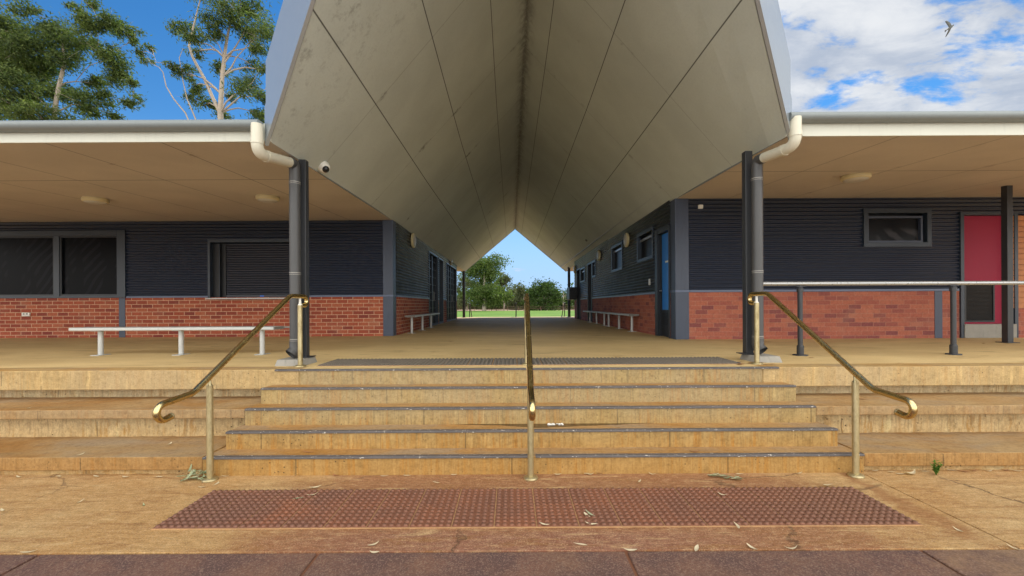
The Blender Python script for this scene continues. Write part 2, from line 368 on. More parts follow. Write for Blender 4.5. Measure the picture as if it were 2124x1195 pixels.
k = NT('dull_brass'); p = k.pos()
n1 = k.noise(k.scale(p, (1, 1, 0.3)), 26, 5, 0.7)
M['brass_post'] = k.out(k.mix(k.smooth(n1, 0.35, 0.75), (0.55, 0.47, 0.27), (0.33, 0.26, 0.13)), k.smooth(n1, 0.3, 0.7, 0.38, 0.58), 0.85)
M['rail'] = painted('galvanised_rail', (0.40, 0.41, 0.41), 0.3, 0.12, 0.6)
# dark glass behind security mesh
k = NT('mesh_glass'); p = k.pos(); X_, Y_, Z_ = k.xyz(p)
wv = k.n('ShaderNodeTexWave', {'Vector': k.scale(p, (0.8, 0.8, 1.5)), 'Scale': 2.0, 'Distortion': 3.5, 'Detail': 1.0, 'Detail Scale': 0.6}, wave_type='RINGS', rings_direction='Y').outputs[1]
blk = k.smooth(k.noise(k.scale(p, (1.6, 1.6, 0.5)), 1.5, 2), 0.45, 0.52)
col = k.mix(k.math('MULTIPLY', k.smooth(wv, 0.55, 0.8), k.math('MULTIPLY', blk, 0.7)), (0.003, 0.0035, 0.005), (0.013, 0.013, 0.018))
M['glass'] = k.out(col, 0.3, 0, 0.06)
M['glass_blue'] = painted('pale_glass', (0.04, 0.075, 0.13), 0.12, 0.2, 0, 0.8)
k = NT('curtained_glass'); p = k.pos(); X_, Y_, Z_ = k.xyz(p)
wv = k.n('ShaderNodeTexWave', {'Vector': p, 'Scale': 1.6, 'Distortion': 4.5, 'Detail': 2.0}, wave_type='BANDS', bands_direction='DIAGONAL').outputs[1]
fold = k.math('MULTIPLY', k.smooth(Z_, H+1.52, H+1.36), k.smooth(wv, 0.3, 0.9))
fold = k.math('MULTIPLY', fold, k.smooth(X_, 7.15, 7.3))
M['glass_curtain'] = k.out(k.mix(fold, (0.006, 0.007, 0.009), (0.05, 0.05, 0.056)), 0.25, 0, 0.15)
# planting
def leafmat(name, c0, c1, c2, trans=0.35, rough=0.45):
    k = NT(name); g = k.n('ShaderNodeNewGeometry'); rnd = g.outputs['Random Per Island']
    cl = k.noise(g.outputs['Position'], 0.45, 3)
    col = k.ramp(k.math('ADD', k.math('MULTIPLY', rnd, 0.55), k.math('MULTIPLY', cl, 0.55)), [(0.15, c0), (0.55, c1), (0.95, c2)])
    k.out(col, 0.6, 0, 0.18)
    tr = k.n('ShaderNodeBsdfTranslucent', {'Color': k.mix(1.0, col, (1.25, 1.5, 0.7), 'MULTIPLY')})
    mx = k.n('ShaderNodeMixShader', {0: trans, 1: k.b.outputs[0], 2: tr.outputs[0]})
    k.t.links.new(mx.outputs[0], k.t.nodes['Material Output'].inputs['Surface'])
    return k.m
M['gum'] = leafmat('gum_leaves', (0.028,0.046,0.016), (0.074,0.108,0.030), (0.17,0.21,0.055))
M['gum_pale'] = leafmat('pale_gum_leaves', (0.035,0.062,0.016), (0.08,0.125,0.032), (0.17,0.20,0.06))
M['bush'] = leafmat('dark_bush_leaves', (0.015,0.032,0.011), (0.04,0.072,0.018), (0.095,0.145,0.032))
M['olive'] = leafmat('olive_leaves', (0.05,0.06,0.028), (0.09,0.105,0.05), (0.15,0.17,0.075))
M['weed'] = leafmat('weed_leaves', (0.06,0.12,0.02), (0.10,0.20,0.03), (0.2,0.3,0.06))
M['bark'] = painted('pale_bark', (0.33, 0.28, 0.22), 0.8, 0.4, sc_=3, bump=0.4)
M['bark_dark'] = painted('brown_bark', (0.17, 0.12, 0.085), 0.85, 0.4, sc_=4, bump=0.4)
M['dry'] = leafmat('dry_leaf', (0.34,0.22,0.11), (0.62,0.52,0.34), (0.78,0.70,0.52), 0.1, 0.6)
M['dry_red'] = leafmat('dry_red_leaf', (0.20,0.08,0.04), (0.35,0.16,0.08), (0.50,0.30,0.16), 0.1, 0.6)
M['sage'] = leafmat('sage_leaf', (0.20,0.23,0.13), (0.36,0.40,0.24), (0.62,0.60,0.42), 0.1, 0.6)
k = NT('turf'); p = k.pos()
n1 = k.noise(p, 0.12, 5, 0.6); n2 = k.noise(k.scale(p, (1, 1, 1)), 3.0, 5, 0.7)
col = k.mix(k.smooth(n1, 0.35, 0.65), (0.085, 0.17, 0.02), (0.125, 0.215, 0.033)); col = k.mix(k.smooth(n2, 0.4, 0.75, 0, 0.5), col, (0.055, 0.12, 0.014))
M['turf'] = k.out(col, 0.9, 0, 0.1)
M['pale_bounce'] = painted('pale_bounce_concrete', (0.43, 0.425, 0.40), 0.85, 0.2, sc_=0.8)  # pale tone picked to bounce sunlight up to the linings
M['sand'] = painted('dry_ground', (0.30, 0.20, 0.12), 0.9, 0.3, sc_=0.4)
M['fence'] = painted('fence_rust', (0.10, 0.055, 0.035), 0.8, 0.3)
k = NT('wet_patch'); p = k.pos()
M['wet'] = k.out(k.mix(k.noise(p, 12, 4), (0.045, 0.022, 0.008), (0.10, 0.05, 0.018)), 0.12, 0, 0.6)
M['bird'] = painted('pale_feathers', (0.075, 0.08, 0.072), 0.7, 0.3, sc_=9)
M['birddark'] = painted('dark_feathers', (0.09, 0.09, 0.09), 0.7, 0.3)

# ------------------------------------------------------------------ ground
T = [3.90, 4.125, 4.355, 4.58, 4.80]      # front edge of each step, going up
RISE = 0.16
SL = [-2.72, -2.66, -2.62, -2.59, -2.56]; SR = [3.10, 3.034, 2.99, 2.94, 2.895]
PX0, PX1 = -15.0, 14.0
def struct(o): o['kind'] = 'structure'; return o
struct(MB().face([(-900,-900,-0.06),(900,-900,-0.06),(900,900,-0.06),(-900,900,-0.06)]).build('ground', M['sand']))
m = MB()   # forecourt slabs either side of the joints
J = 2.684
def slabs(m, xs, y0, y1, z, g=0.006):
    for a, b in zip(xs[:-1], xs[1:]): m.box(a+g, b-g, y0+g, y1-g, z-0.1, z)
slabs(m, [-22, -6.6, 3.07, 8.6, 22], J, 4.6, 0.0, 0.005)
struct(m.build('pavement', M['forecourt'], bevel=0.004))
m = MB(); slabs(m, [-22,-11.8,-10,-8.2,-6.4,-4.6,-2.85,-1.17,0.685,2.46,4.2,6.0,7.8,9.6,11.4,22], -1.0, J, 0.0, 0.010)

struct(m.build('paving', M['aggregate'], bevel=0.006))
m = MB(); slabs(m, [-22,-16,-11.8,-6.4,-1.17,4.2,9.6,16,22], -9.0, -1.0, 0.0, 0.010); slabs(m, [-22,-16,-11.8,-6.4,-1.17,4.2,9.6,16,22], -26.0, -9.0, 0.0, 0.010)
struct(m.build('bounce_paving', M['pale_bounce'], bevel=0.006))  # unseen paving behind the camera, added pale to bounce light under the roofs
struct(MB().face([(-22,-26,-0.012),(22,-26,-0.012),(22,4.6,-0.012),(-22,4.6,-0.012)]).build('paving_joint', M['joint_red']))
struct(MB().face([(-160,42,0.0),(180,42,0.0),(180,119,0.0),(-160,119,0.0)]).build('grass', M['turf']))
struct(MB().box(-22, 22, 26.05, 42, -0.1, 0.004).build('forecourt', M['aggregate']))
# platform
plat = MB().box(PX0, PX1, T[4]+0.012, 26.0, 0.59, FL)
plat.box(PX0+0.02, PX1-0.02, 5.10, 25.9, -0.05, 0.595)
struct(plat.build('platform', M['floor'], bevel=0.006))
# front edge beam of the platform either side of the flight
for nm, a, b, lab in (('left', PX0, SL[4]+0.26, 'long pale concrete edge beam above the seating slabs left of the steps'),
                      ('right', SR[4]-0.17, PX1, 'long pale concrete edge beam above the seating slabs right of the steps')):
    tag(MB().box(a, b, T[4], T[4]+0.25, 0.592, FL+0.003).build('edge_beam', M['edge'], loc=((a+b)/2, T[4], 0.6), bevel=0.008), lab, 'concrete edge')
# steps
st = empty('steps', (0.19, T[0], 0), 'flight of five wide ochre concrete steps with dark worn nosings', 'steps')
for i in range(5):
    z1 = RISE*(i+1)
    x0, x1 = SL[i], SR[i]
    if i < 4:
        b = MB().box(x0, x1, T[i], 5.05 + 0.003*i, max(-0.02, z1-0.30), z1)
    else:
        b = MB().box(x0+0.27, x1-0.18, T[4]-0.006, 5.03, 0.50, FL-0.004)
    so = b.build('step', M['step'], st, bevel=0.006)
    gap = 0.185
    for a, c in ((x0+0.004, gap-0.025), (gap+0.025, x1-0.004)):
        n = MB()
        zt = z1 + 0.004; y = T[i] - 0.010 - (0.004 if i == 4 else 0)
        prof = [(y+0.055, z1-0.004), (y+0.055, zt), (y+0.006, zt), (y, zt-0.006), (y, z1-0.013), (y+0.02, z1-0.013)]
        q = len(prof)
        vs = [(a, py, pz) for py, pz in prof] + [(c, py, pz) for py, pz in prof]
        n.raw(vs, [(j, (j+1)%q, q+(j+1)%q, q+j) for j in range(q)] + [tuple(reversed(range(q))), tuple(range(q, 2*q))], False)
        n.build('nosing', M['nosing'], so)
# seating slabs and the rough bases under them
def seat(side):
    s = 'left' if side < 0 else 'right'
    ends = lambda i: (PX0, SL[i]-0.004) if side < 0 else (SR[i]+0.004, PX1)
    for (i, y0, y1, z0, z1, yb, zb, which) in ((0, T[0]+0.006, 4.72, 0.05, 0.167, 3.955, -0.02, 'lower'), (2, T[2]+0.006, 5.16, 0.388, 0.478, 4.53, 0.15, 'upper')):
        a, b = ends(i)
        e = empty('seating_slab', ((a+b)/2, y0, z1), f'{which} long concrete seating slab running off {s} of the steps', 'seating slab', 'concrete seating slabs beside the steps')
        MB().box(a, b, y0, y1, z0, z1).build('slab', M['slab'], e, bevel=0.008)
        m = MB(); n = 160; rng = random.Random(i + side)
        # rough-faced base
        zs = [zb, zb + (z0-zb)*0.33, zb + (z0-zb)*0.66, z0]
        vs = [(a + (b-a)*q/n, yb + rng.uniform(-0.012, 0.012), zz) for zz in zs for q in range(n+1)]
        m.raw(vs, [(r*(n+1)+q, r*(n+1)+q+1, (r+1)*(n+1)+q+1, (r+1)*(n+1)+q) for r in range(3) for q in range(n)], True)
        m.box(a, b, yb+0.03, yb+0.09, zb, z0)
        m.build('base', M['rough'], e)
seat(-1); seat(1)
for a, b, lab in ((PX0, -2.6, 'rough pale stone base course under the platform edge left of the steps'), (2.95, PX1, 'rough pale stone base course under the platform edge right of the steps')):
    m = MB(); n = 150
    vs = [(a+(b-a)*q/n, 4.99 + random.uniform(-0.012, 0.012), z) for z in (0.46, 0.53, 0.60) for q in range(n+1)]
    m.raw(vs, [(r*(n+1)+q, r*(n+1)+q+1, (r+1)*(n+1)+q+1, (r+1)*(n+1)+q) for r in range(2) for q in range(n)], True)
    m.box(a, b, 5.015, 5.025, 0.46, 0.60)
    tag(m.build('base_course', M['rough'], loc=((a+b)/2, 5.07, 0.5)), lab, 'stone base')

# tactile paving
def tactile(x0, x1, y0, y1, nx, ny, z, name, mat, lab, nd=6, rad=0.0175, hgt=0.010):
    m = MB(); tw = (x1-x0)/nx; th = (y1-y0)/ny; g = 0.0042
    for i in range(nx):
        for j in range(ny):
            m.box(x0+i*tw+g, x0+(i+1)*tw-g, y0+j*th+g, y0+(j+1)*th-g, z-0.01, z+0.008)
            for a in range(nd):
                for b in range(nd):
                    cx = x0+i*tw+(a+0.5)*tw/nd; cy = y0+j*th+(b+0.5)*th/nd
                    m.lathe([(rad, z+0.0079), (rad*0.72, z+0.008+hgt), (0, z+0.0085+hgt)], (cx, cy, 0), n=8)
    o = tag(m.build(name, mat, loc=((x0+x1)/2, (y0+y1)/2, z)), lab, 'tactile paving')
    MB().box(x0-0.004, x1+0.004, y0-0.004, y1+0.004, z-0.01, z+0.005).build('grout', M['grout'], o)
    return o
tactile(-2.41, 2.74, 2.965, 3.575, 18, 2, 0.0, 'tactile_paving', M['tactile_red'], 'wide rust red strip of studded tactile tiles on the ground before the steps')
tactile(-2.22, 2.64, 5.06, 5.66, 17, 2, FL, 'tactile_paving', M['tactile_grey'], 'grey brown strip of studded tactile tiles at the top of the steps')

# ------------------------------------------------------------------ buildings
LD, RD = 10.11, 8.68                       # distance of the two front walls
LX, RX = -2.69, 3.22                       # walls along the passage
LS, RS = H + 1.95, H + 2.063               # soffit heights
LE, RE = 4.63, 4.83                        # eave distances
LSF, RSF = H + 1.72, H + 1.821             # the eave linings rake down to the front
SLP_L, SLP_R = (LS-LSF)/(LD-LE), (RS-RSF)/(RD-RE)
def onsof(x, y, side):
    u, v = uv_(x, y); sl, z0, e0 = (SLP_L, LSF, LE) if side < 0 else (SLP_R, RSF, RE)
    return at(x, y, (z0 - H - sl*e0)/(v/F - sl))
def sofz(D, side): return LSF + SLP_L*(D-LE) if side < 0 else RSF + SLP_R*(D-RE)
BT = 1.70                                  # top of brickwork (left), right a little more
BTR = 1.725
def cells(a0, a1, z0, z1, holes):
    xs = sorted({a0, a1, *[h[0] for h in holes], *[h[1] for h in holes]}); xs = [x for x in xs if a0 <= x <= a1]
    out = []
    for p, q in zip(xs[:-1], xs[1:]):
        hs = sorted([h for h in holes if h[0] <= p+1e-6 and h[1] >= q-1e-6], key=lambda h: h[2]); z = z0
        for h in hs:
            if h[2] > z: out.append((p, q, z, min(h[2], z1)))
            z = max(z, h[3])
        if z < z1: out.append((p, q, z, z1))
    return out
def corrugated(axis, c, sgn, rects, pitch=0.076, amp=0.014):
    """horizontal corrugation on plane axis=c, bulging towards sgn"""
    m = MB()
    for (a, b, z0, z1) in rects:
        zs = [z0]; st_ = pitch/8
        k0 = math.floor(z0/st_)+1
        while k0*st_ < z1 - 1e-6: zs.append(k0*st_); k0 += 1
        zs.append(z1); vs = []
        for z in zs:
            o = c + sgn*amp*(1+math.cos(2*math.pi*z/pitch))
            vs += [(a, o, z), (b, o, z)] if axis == 'y' else [(o, a, z), (o, b, z)]
        m.raw(vs, [(2*i, 2*i+1, 2*i+3, 2*i+2) for i in range(len(zs)-1)], True)
    return m
def flat(axis, c, rects):
    m = MB()
    for (a, b, z0, z1) in rects:
        m.face([(a,c,z0),(b,c,z0),(b,c,z1),(a,c,z1)] if axis == 'y' else [(c,a,z0),(c,b,z0),(c,b,z1),(c,a,z1)])
    return m
def runs(rects):
    gs_ = []
    for q in sorted(rects):
        if gs_ and abs(gs_[-1][-1][1] - q[0]) < 1e-6 or (gs_ and abs(gs_[-1][-1][0] - q[0]) < 1e-6): gs_[-1].append(q)
        else: gs_.append([q])
    return gs_
class Ax:
    """box helper on a wall: a along the wall, d = distance out of the wall face (towards the viewer), z up"""
    def __init__(s, axis, c, sgn): s.ax, s.c, s.s = axis, c, sgn
    def box(s, m, a0, a1, d0, d1, z0, z1):
        e0, e1 = s.c + s.s*d0, s.c + s.s*d1
        return m.box(a0, a1, e0, e1, z0, z1) if s.ax == 'y' else m.box(e0, e1, a0, a1, z0, z1)
    def frame(s, m, a0, a1, z0, z1, w, d0, d1):
        s.box(m, a0, a1, d0, d1, z1-w, z1); s.box(m, a0, a1, d0, d1, z0, z0+w)
        s.box(m, a0, a0+w, d0, d1, z0+w, z1-w); s.box(m, a1-w, a1, d0, d1, z0+w, z1-w); return m
    def pt(s, a, d, z): return Vector((a, s.c+s.s*d, z)) if s.ax == 'y' else Vector((s.c+s.s*d, a, z))
LF, RF = Ax('y', LD, -1), Ax('y', RD, -1)
LW, RW = Ax('x', LX, 1), Ax('x', RX, -1)
def lf(x, y): p = at(x, y, LD); return p.x, p.z
def rf(x, y): p = at(x, y, RD); return p.x, p.z
def lw(x, y): p = onx(x, y, LX); return p.y, p.z
def rw(x, y): p = onx(x, y, RX); return p.y, p.z
LEND, REND = 22.0, 22.4
CT_L, CT_R = LS + 0.06, RS + 0.16         # top of the passage cladding (runs up behind the sloping lining)

# ---- left building
bl = empty('building', (-6.0, LD, FL), 'left building with red brick base, charcoal corrugated cladding and a roller shuttered servery', 'building')
wx0, wz0 = lf(0, 612); wx1, wz1 = lf(247, 480)
wx0 = -14.2
win = (wx0, wx1+0.08, BT+0.03, wz1)
hx0, _ = lf(438, 600); hx1, _ = lf(628, 600); hz0 = BT+0.03; hz1 = lf(500, 503)[1]
shut = (hx0, hx1, BT-0.02, hz1)
cp0 = lf(795, 600)[0]
corrugated('y', LD, -1, cells(PX0, cp0+0.01, BT+0.02, LS+0.02, [win, shut])).build('wall_cladding', M['clad'], bl)
for g_ in runs(cells(PX0, cp0+0.01, FL, BT, [])): flat('y', LD-0.012, g_).build('brick_wall', M['brick_l'], bl)
for a, b in ((wx1+0.175, hx0-0.06), (hx1+0.06, cp0-0.002)):
    m = MB(); LF.box(m, a, b, -0.02, 0.035, BT-0.005, BT+0.035); m.build('flashing', M['flash'], bl, bevel=0.004)
m = MB(); LF.box(m, cp0, LX+0.012, -0.24, 0.03, BT+0.037, LS+0.0); m.build('corner_post', M['trim'], bl, bevel=0.006)
m = MB(); LF.box(m, cp0, LX+0.012, -0.24, 0.028, FL, BT-0.002); m.build('corner_post', M['trim'], bl, bevel=0.006)
m = MB(); LF.box(m, cp0-0.0, LX+0.014, -0.24, 0.034, BT-0.002, BT+0.037); m.build('flashing', M['flash'], bl)
# pilaster and window surround
px0, px1 = lf(248, 650)[0], lf(261, 650)[0]
m = MB(); LF.box(m, px0, px1, -0.02, 0.02, FL, BT-0.006); m.build('pilaster', M['trim'], bl, bevel=0.004)
wa = wx1+0.17
wf = MB(); LF.box(wf, wx1-0.02, wa, -0.02, 0.045, BT+0.0, wz1+0.02); LF.box(wf, wx0, wx1-0.02, -0.02, 0.045, wz1-0.10, wz1+0.02); LF.box(wf, wx0, wx1-0.02, -0.05, 0.03, BT+0.0, BT+0.05)
wo = wf.build('window', M['frame'], bl, bevel=0.004)
mx0, mx1 = lf(113, 550)[0], lf(124, 550)[0]
for (a, b) in ((mx1, wx1-0.02), (lf(-110, 550)[0]+0.0, mx0), (wx0, lf(-122, 550)[0])):
    m = MB(); LF.frame(m, a, b, BT+0.05, wz1-0.10, 0.035, -0.06, 0.0); fo = m.build('sash', M['frame_dark'], wo)
    m = MB(); LF.box(m, a+0.035, b-0.035, -0.05, -0.042, BT+0.085, wz1-0.135); m.build('pane', M['glass'], wo)
for a, b in ((mx0, mx1), (lf(-122, 550)[0], lf(-110, 550)[0])):
    m = MB(); LF.box(m, a, b, -0.06, 0.015, BT+0.05, wz1-0.10); m.build('mullion', M['frame'], wo)
m = MB(); LF.box(m, wx0, wa, -0.2, -0.19, BT, wz1); m.build('window_back', M['vent'], wo)
# roller shutter servery
m = MB(); w = 0.055
LF.box(m, hx0-w, hx0, -0.25, 0.04, BT-0.02, hz1+w+0.02); LF.box(m, hx1, hx1+w, -0.25, 0.04, BT-0.02, hz1+w+0.02); LF.box(m, hx0, hx1, -0.25, 0.04, hz1, hz1+w+0.02)
sh = m.build('servery_window', M['frame'], bl, bevel=0.003)
m = MB(); nsl = 22; z0, z1 = BT+0.06, hz1
gx = hx0 + 0.26
for i in range(nsl):
    a = z0 + (z1-z0)*i/nsl; b = z0 + (z1-z0)*(i+1)/nsl; c = (a+b)/2
    ys = [LD+0.16, LD+0.142, LD+0.135, LD+0.142, LD+0.16]; zs = [a, a+(b-a)*0.12, c, b-(b-a)*0.12, b]
    vs = []
    for y, z in zip(ys, zs): vs += [(gx, y, z), (hx1, y, z)]
    m.raw(vs, [(2*q, 2*q+1, 2*q+3, 2*q+2) for q in range(4)], True)
m.box(gx, hx1, LD+0.13, LD+0.17, BT+0.0, z0)
so = m.build('roller_shutter', M['shutter'], sh)
m = MB(); LF.box(m, hx0, gx-0.10, -0.24, -0.06, BT-0.02, hz1-0.02); LF.box(m, gx-0.10, gx, -0.24, -0.12, BT-0.02, hz1-0.01); m.build('side_guide', M['vent'], sh)
m = MB(); LF.box(m, gx-0.108, gx-0.098, -0.06, -0.05, BT, hz1-0.03); m.build('guide_edge', M['frame'], sh)
sx, sz = lf(537, 613); m = MB(); LF.box(m, sx-0.045, sx+0.045, -0.128, -0.12, BT+0.012, BT+0.045); m.build('lock_label', M['sticker'], so)
for px_ in (507, 563):
    sx, sz = lf(px_, 607); m = MB(); LF.box(m, sx-0.07, sx+0.07, -0.128, -0.118, BT+0.055, BT+0.075); m.build('lift_handle', M['vent'], so)
m = MB(); LF.box(m, hx0-0.03, hx1+0.02, -0.2, 0.16, BT-0.045, BT-0.018); m.build('sill', M['sill'], sh, bevel=0.004)
# passage wall, left
dA = (lw(889.0, 600)[0], lw(907, 600)[0]); dB = (lw(909.5, 600)[0], lw(918, 600)[0]); dC = (lw(925.5, 600)[0], 21.6)
dz = H + 1.75
holes = [(dA[0], dA[1], FL, dz), (dB[0], dB[1], FL, dz), (dC[0], dC[1], FL, dz)]
corrugated('x', LX, 1, cells(LD+0.24, LEND, BT+0.02, CT_L, holes)).build('wall_cladding', M['clad_shaded'], bl)
for g_ in runs(cells(LD+0.24, LEND, FL, BT, holes)): flat('x', LX+0.012, g_).build('brick_wall', M['brick_l'], bl)
for (a, b) in ((LD+0.24, dA[0]-0.05), (dA[1]+0.05, dB[0]-0.05), (dB[1]+0.05, dC[0]-0.05)):
    if b > a: m = MB(); LW.box(m, a, b, -0.02, 0.035, BT-0.005, BT+0.035); m.build('flashing', M['flash'], bl)
for (d, kind) in ((dA, 'door'), (dB, 'panel'), (dC, 'door')):
    m = MB(); LW.frame(m, d[0]-0.04, d[1]+0.04, FL+0.0, dz+0.05, 0.06, -0.12, 0.03)
    do = m.build('glazed_door' if kind == 'door' else 'side_window', M['frame'], bl, bevel=0.003)
    m = MB(); LW.box(m, d[0], d[1], -0.10, -0.09, FL+0.06, dz-0.01); m.build('pane', M['glass'] if kind == 'door' else M['glass_blue'], do)
    m = MB(); nm = 4 if kind == 'door' and d is dC else (2 if kind == 'door' else 0)
    for q in range(1, nm): 
        a = d[0]+(d[1]-d[0])*q/nm; LW.box(m, a-0.04, a+0.04, -0.09, -0.03, FL+0.06, dz-0.01)
    for q in range(1, 9):
        z = FL+0.06+(dz-FL)*q/9; 
        if kind == 'door': LW.box(m, d[0]+0.02, d[1]-0.02, -0.09, -0.055, z-0.012, z+0.012)
    if kind == 'door':
        m.build('glazing_bars', M['frame_dark'], do)
        m = MB(); a = (d[0]+d[1])/2; m.tube([LW.pt(a-0.08, -0.02, FL+0.85), LW.pt(a-0.08, 0.04, FL+0.87), LW.pt(a-0.08, 0.04, FL+1.15), LW.pt(a-0.08, -0.02, FL+1.17)], 0.012, 8); m.build('handle', M['rail'], do)
# soffit, fascia, gutter, roof
VLF, VLB = Vector((-2.506, LE, LSF)), Vector((-2.62, 25.4, LS))
VRF, VRB = Vector((3.013, RE, RSF)), Vector((3.36, 27.2, RS))
VLM, VRM = Vector((-2.70, LD, LS)), Vector((3.245, RD, RS))
def valley(side, D):
    a, m_, b = (VLF, VLM, VLB) if side < 0 else (VRF, VRM, VRB)
    if D < m_.y:
        t = max(0.0, (m_.y-D)/(m_.y-a.y)); return m_.lerp(a, t**1.15)
    return m_.lerp(b, (D-m_.y)/(b.y-m_.y))
RT = H + 5.12; RXr = 0.30
lso = {'lines': [('y', 6.25, 0.012), ('x', -4.15, 0.010)], 'period': ('x', -3.25, 1.22, 0.010), 'pstr': 0.5}
rso = {'lines': [('y', 6.35, 0.012)], 'period': ('x', 4.35, 1.22, 0.010), 'pstr': 0.5}
sof = (0.60, 0.525, 0.43)
M['sof_l'] = soffit_paint('eave_lining', sof, (0.22, 0.16, 0.10), {'lines': [('y', 6.25, 0.012)], 'period': ('x', -3.65, 1.22, 0.012), 'pstr': 0.6})
M['sof_r'] = soffit_paint('eave_lining_pale', sof, (0.22, 0.16, 0.10), {'lines': [('y', 6.45, 0.012)], 'period': ('x', 4.25, 1.22, 0.012), 'pstr': 0.5})
m = MB(); m2 = MB()
NS = 12
for i in range(NS):
    ya, yb = LE+(LD+0.1-LE)*i/NS, LE+(LD+0.1-LE)*(i+1)/NS
    m.face([(PX0, ya, sofz(ya,-1)), (PX0, yb, sofz(yb,-1)), (valley(-1,yb).x, yb, sofz(yb,-1)), (valley(-1,ya).x, ya, sofz(ya,-1))])
m2.face([(PX0, LEND-0.1, LS), (PX0, 25.4, LS), (VLB.x, 25.4, LS), (valley(-1,LEND-0.1).x, LEND-0.1, LS)])
m.build('soffit', M['sof_l'], bl); m2.build('soffit', M['sof_l'], bl)
m = MB(); m.box(PX0, VLF.x+0.02, LE-0.022, LE, LSF-0.006, LSF+0.18); m.build('fascia', M['fascia'], bl, bevel=0.003)
def gutter(x0, x1, y, z, name_parent, endleft, endright):
    """half-round fronted gutter, open channel with rolled lip"""
    prof = [(y-0.001, z+0.145), (y-0.001, z+0.01), (y-0.03, z), (y-0.07, z+0.004), (y-0.105, z+0.022), (y-0.128, z+0.052), (y-0.135, z+0.09), (y-0.128, z+0.125), (y-0.118, z+0.137), (y-0.108, z+0.128)]
    prof = [(y+(a-y)*0.86, z+(b-z)*0.66) for a, b in prof]
    m = MB(); q = len(prof)
    vs = [(x0, a, b) for a, b in prof] + [(x1, a, b) for a, b in prof]
    m.raw(vs, [(i, i+1, q+i+1, q+i) for i in range(q-1)], True)
    cap = prof[:-1]
    if endleft: m.face([(x0, a, b) for a, b in cap])
    if endright: m.face([(x1, a, b) for a, b in reversed(cap)])
    return m.build('gutter', M['gutter'], name_parent)
gutter(PX0, at(541, 255, LE-0.07).x, LE-0.022, H+1.812, bl, False, True)
def wing_roof(x0, x1, y0, z0, y1, z1, y2, parent):
    m = MB(); p = [(y0, z0), (y1, z1), (y2, z1)]; vs = []
    for y, z in p: vs += [(x0, y, z), (x1, y, z), (x0, y, z+0.04), (x1, y, z+0.04)]
    fs = []
    for i in range(2):
        a = 4*i; fs += [(a, a+4, a+5, a+1), (a+2, a+3, a+7, a+6), (a, a+2, a+6, a+4), (a+1, a+5, a+7, a+3)]
    fs += [(0, 1, 3, 2), (8, 10, 11, 9)]
    m.raw(vs, fs, False); m.build('roof', M['roof'], parent)
wing_roof(PX0, VLF.x-0.02, LE-0.01, LSF+0.145, LD, LS+0.20, 25.4, bl)
m = MB(); m.box(PX0, LX-0.3, LEND-0.15, LEND, FL, LS+0.1); m.box(PX0+0.1, PX0+0.2, LD, LEND, FL, LS+0.1); m.box(LX-0.45, LX-0.3, LD+0.5, LEND-0.2, FL, LS+0.1); m.build('light_block_wall', M['clad'], bl)  # unseen back and inner walls, added to close the shell against light
m = MB(); m.box(PX0+0.3, LX-0.5, LD+0.45, LD+0.5, FL, LS+0.1); m.build('light_block_wall', M['vent'], bl)
m = MB(); m.box(PX0, VLB.x-0.02, 25.4, 25.42, LS-0.006, LS+0.24); m.build('fascia', M['fascia'], bl)

# ---- right building
br = empty('building', (6.5, RD, FL), 'right building with pinkish brick base, charcoal corrugated cladding and red and blue doors', 'building')
rp0, rp1 = RX - 0.012, rf(1428, 600)[0]
wa0, wzt = rf(1790, 436); wa1, wzb = rf(1926, 510)
win = (wa0+0.03, wa1-0.03, wzb+0.03, wzt-0.03)
d0 = rf(1996, 600)[0]; d1 = d0 + 0.98; dzt = rf(2030, 447)[1]
o0 = rf(2097, 600)[0]
holes = [win, (d0-0.04, d1+0.04, FL, dzt+0.03), (o0, PX1, BT-0.3, rf(2110, 447)[1])]
corrugated('y', RD, -1, cells(rp1-0.01, PX1, BTR+0.02, RS+0.02, holes)).build('wall_cladding', M['clad'], br)
for g_ in runs(cells(rp1-0.01, PX1, FL, BTR, [holes[1], (o0, PX1, rf(2110, 637)[1], 3)])): flat('y', RD-0.012, g_).build('brick_wall', M['brick_r'], br)
m = MB(); RF.box(m, rp1+0.002, d0-0.09, -0.02, 0.035, BTR-0.005, BTR+0.04); m.build('flashing', M['flash'], br, bevel=0.004)
m = MB(); RF.box(m, rp0, rp1, -0.24, 0.03, BTR+0.042, RS); m.build('corner_post', M['trim'], br, bevel=0.006)
m = MB(); RF.box(m, rp0, rp1, -0.24, 0.028, FL, BTR-0.002); m.build('corner_post', M['trim'], br, bevel=0.006)
m = MB(); RF.box(m, rp0-0.002, rp1, -0.24, 0.034, BTR-0.002, BTR+0.042); m.build('flashing', M['flash'], br)
a, b = rf(1937, 650)[0], rf(1953, 650)[0]
m = MB(); RF.box(m, a, b, -0.02, 0.02, FL, BTR-0.006); m.build('pilaster', M['trim'], br, bevel=0.004)
m = MB(); RF.frame(m, wa0-0.02, wa1+0.02, wzb-0.02, wzt+0.02, 0.085, -0.08, 0.05); wo = m.build('window', M['frame'], br, bevel=0.004)
m = MB(); RF.frame(m, wa0+0.066, wa1-0.066-0.05, wzb+0.066, wzt-0.12, 0.04, -0.07, 0.01); m.build('sash', M['trim'], wo, bevel=0.003)
m = MB(); RF.box(m, wa0+0.10, wa1-0.10, -0.06, -0.05, wzb+0.10, wzt-0.12); m.build('pane', M['glass_curtain'], wo)
m = MB(); RF.box(m, wa0+0.0, wa1-0.0, -0.2, -0.19, wzb+0.0, wzt+0.01); m.build('window_back', M['vent'], wo)
m = MB(); w = 0.07
RF.box(m, d0-w, d0, -0.10, 0.045, FL, dzt+w); RF.box(m, d1, d1+w, -0.10, 0.045, FL, dzt+w); RF.box(m, d0, d1, -0.10, 0.045, dzt, dzt+w)
m.build('door_frame', M['frame'], br, bevel=0.004)
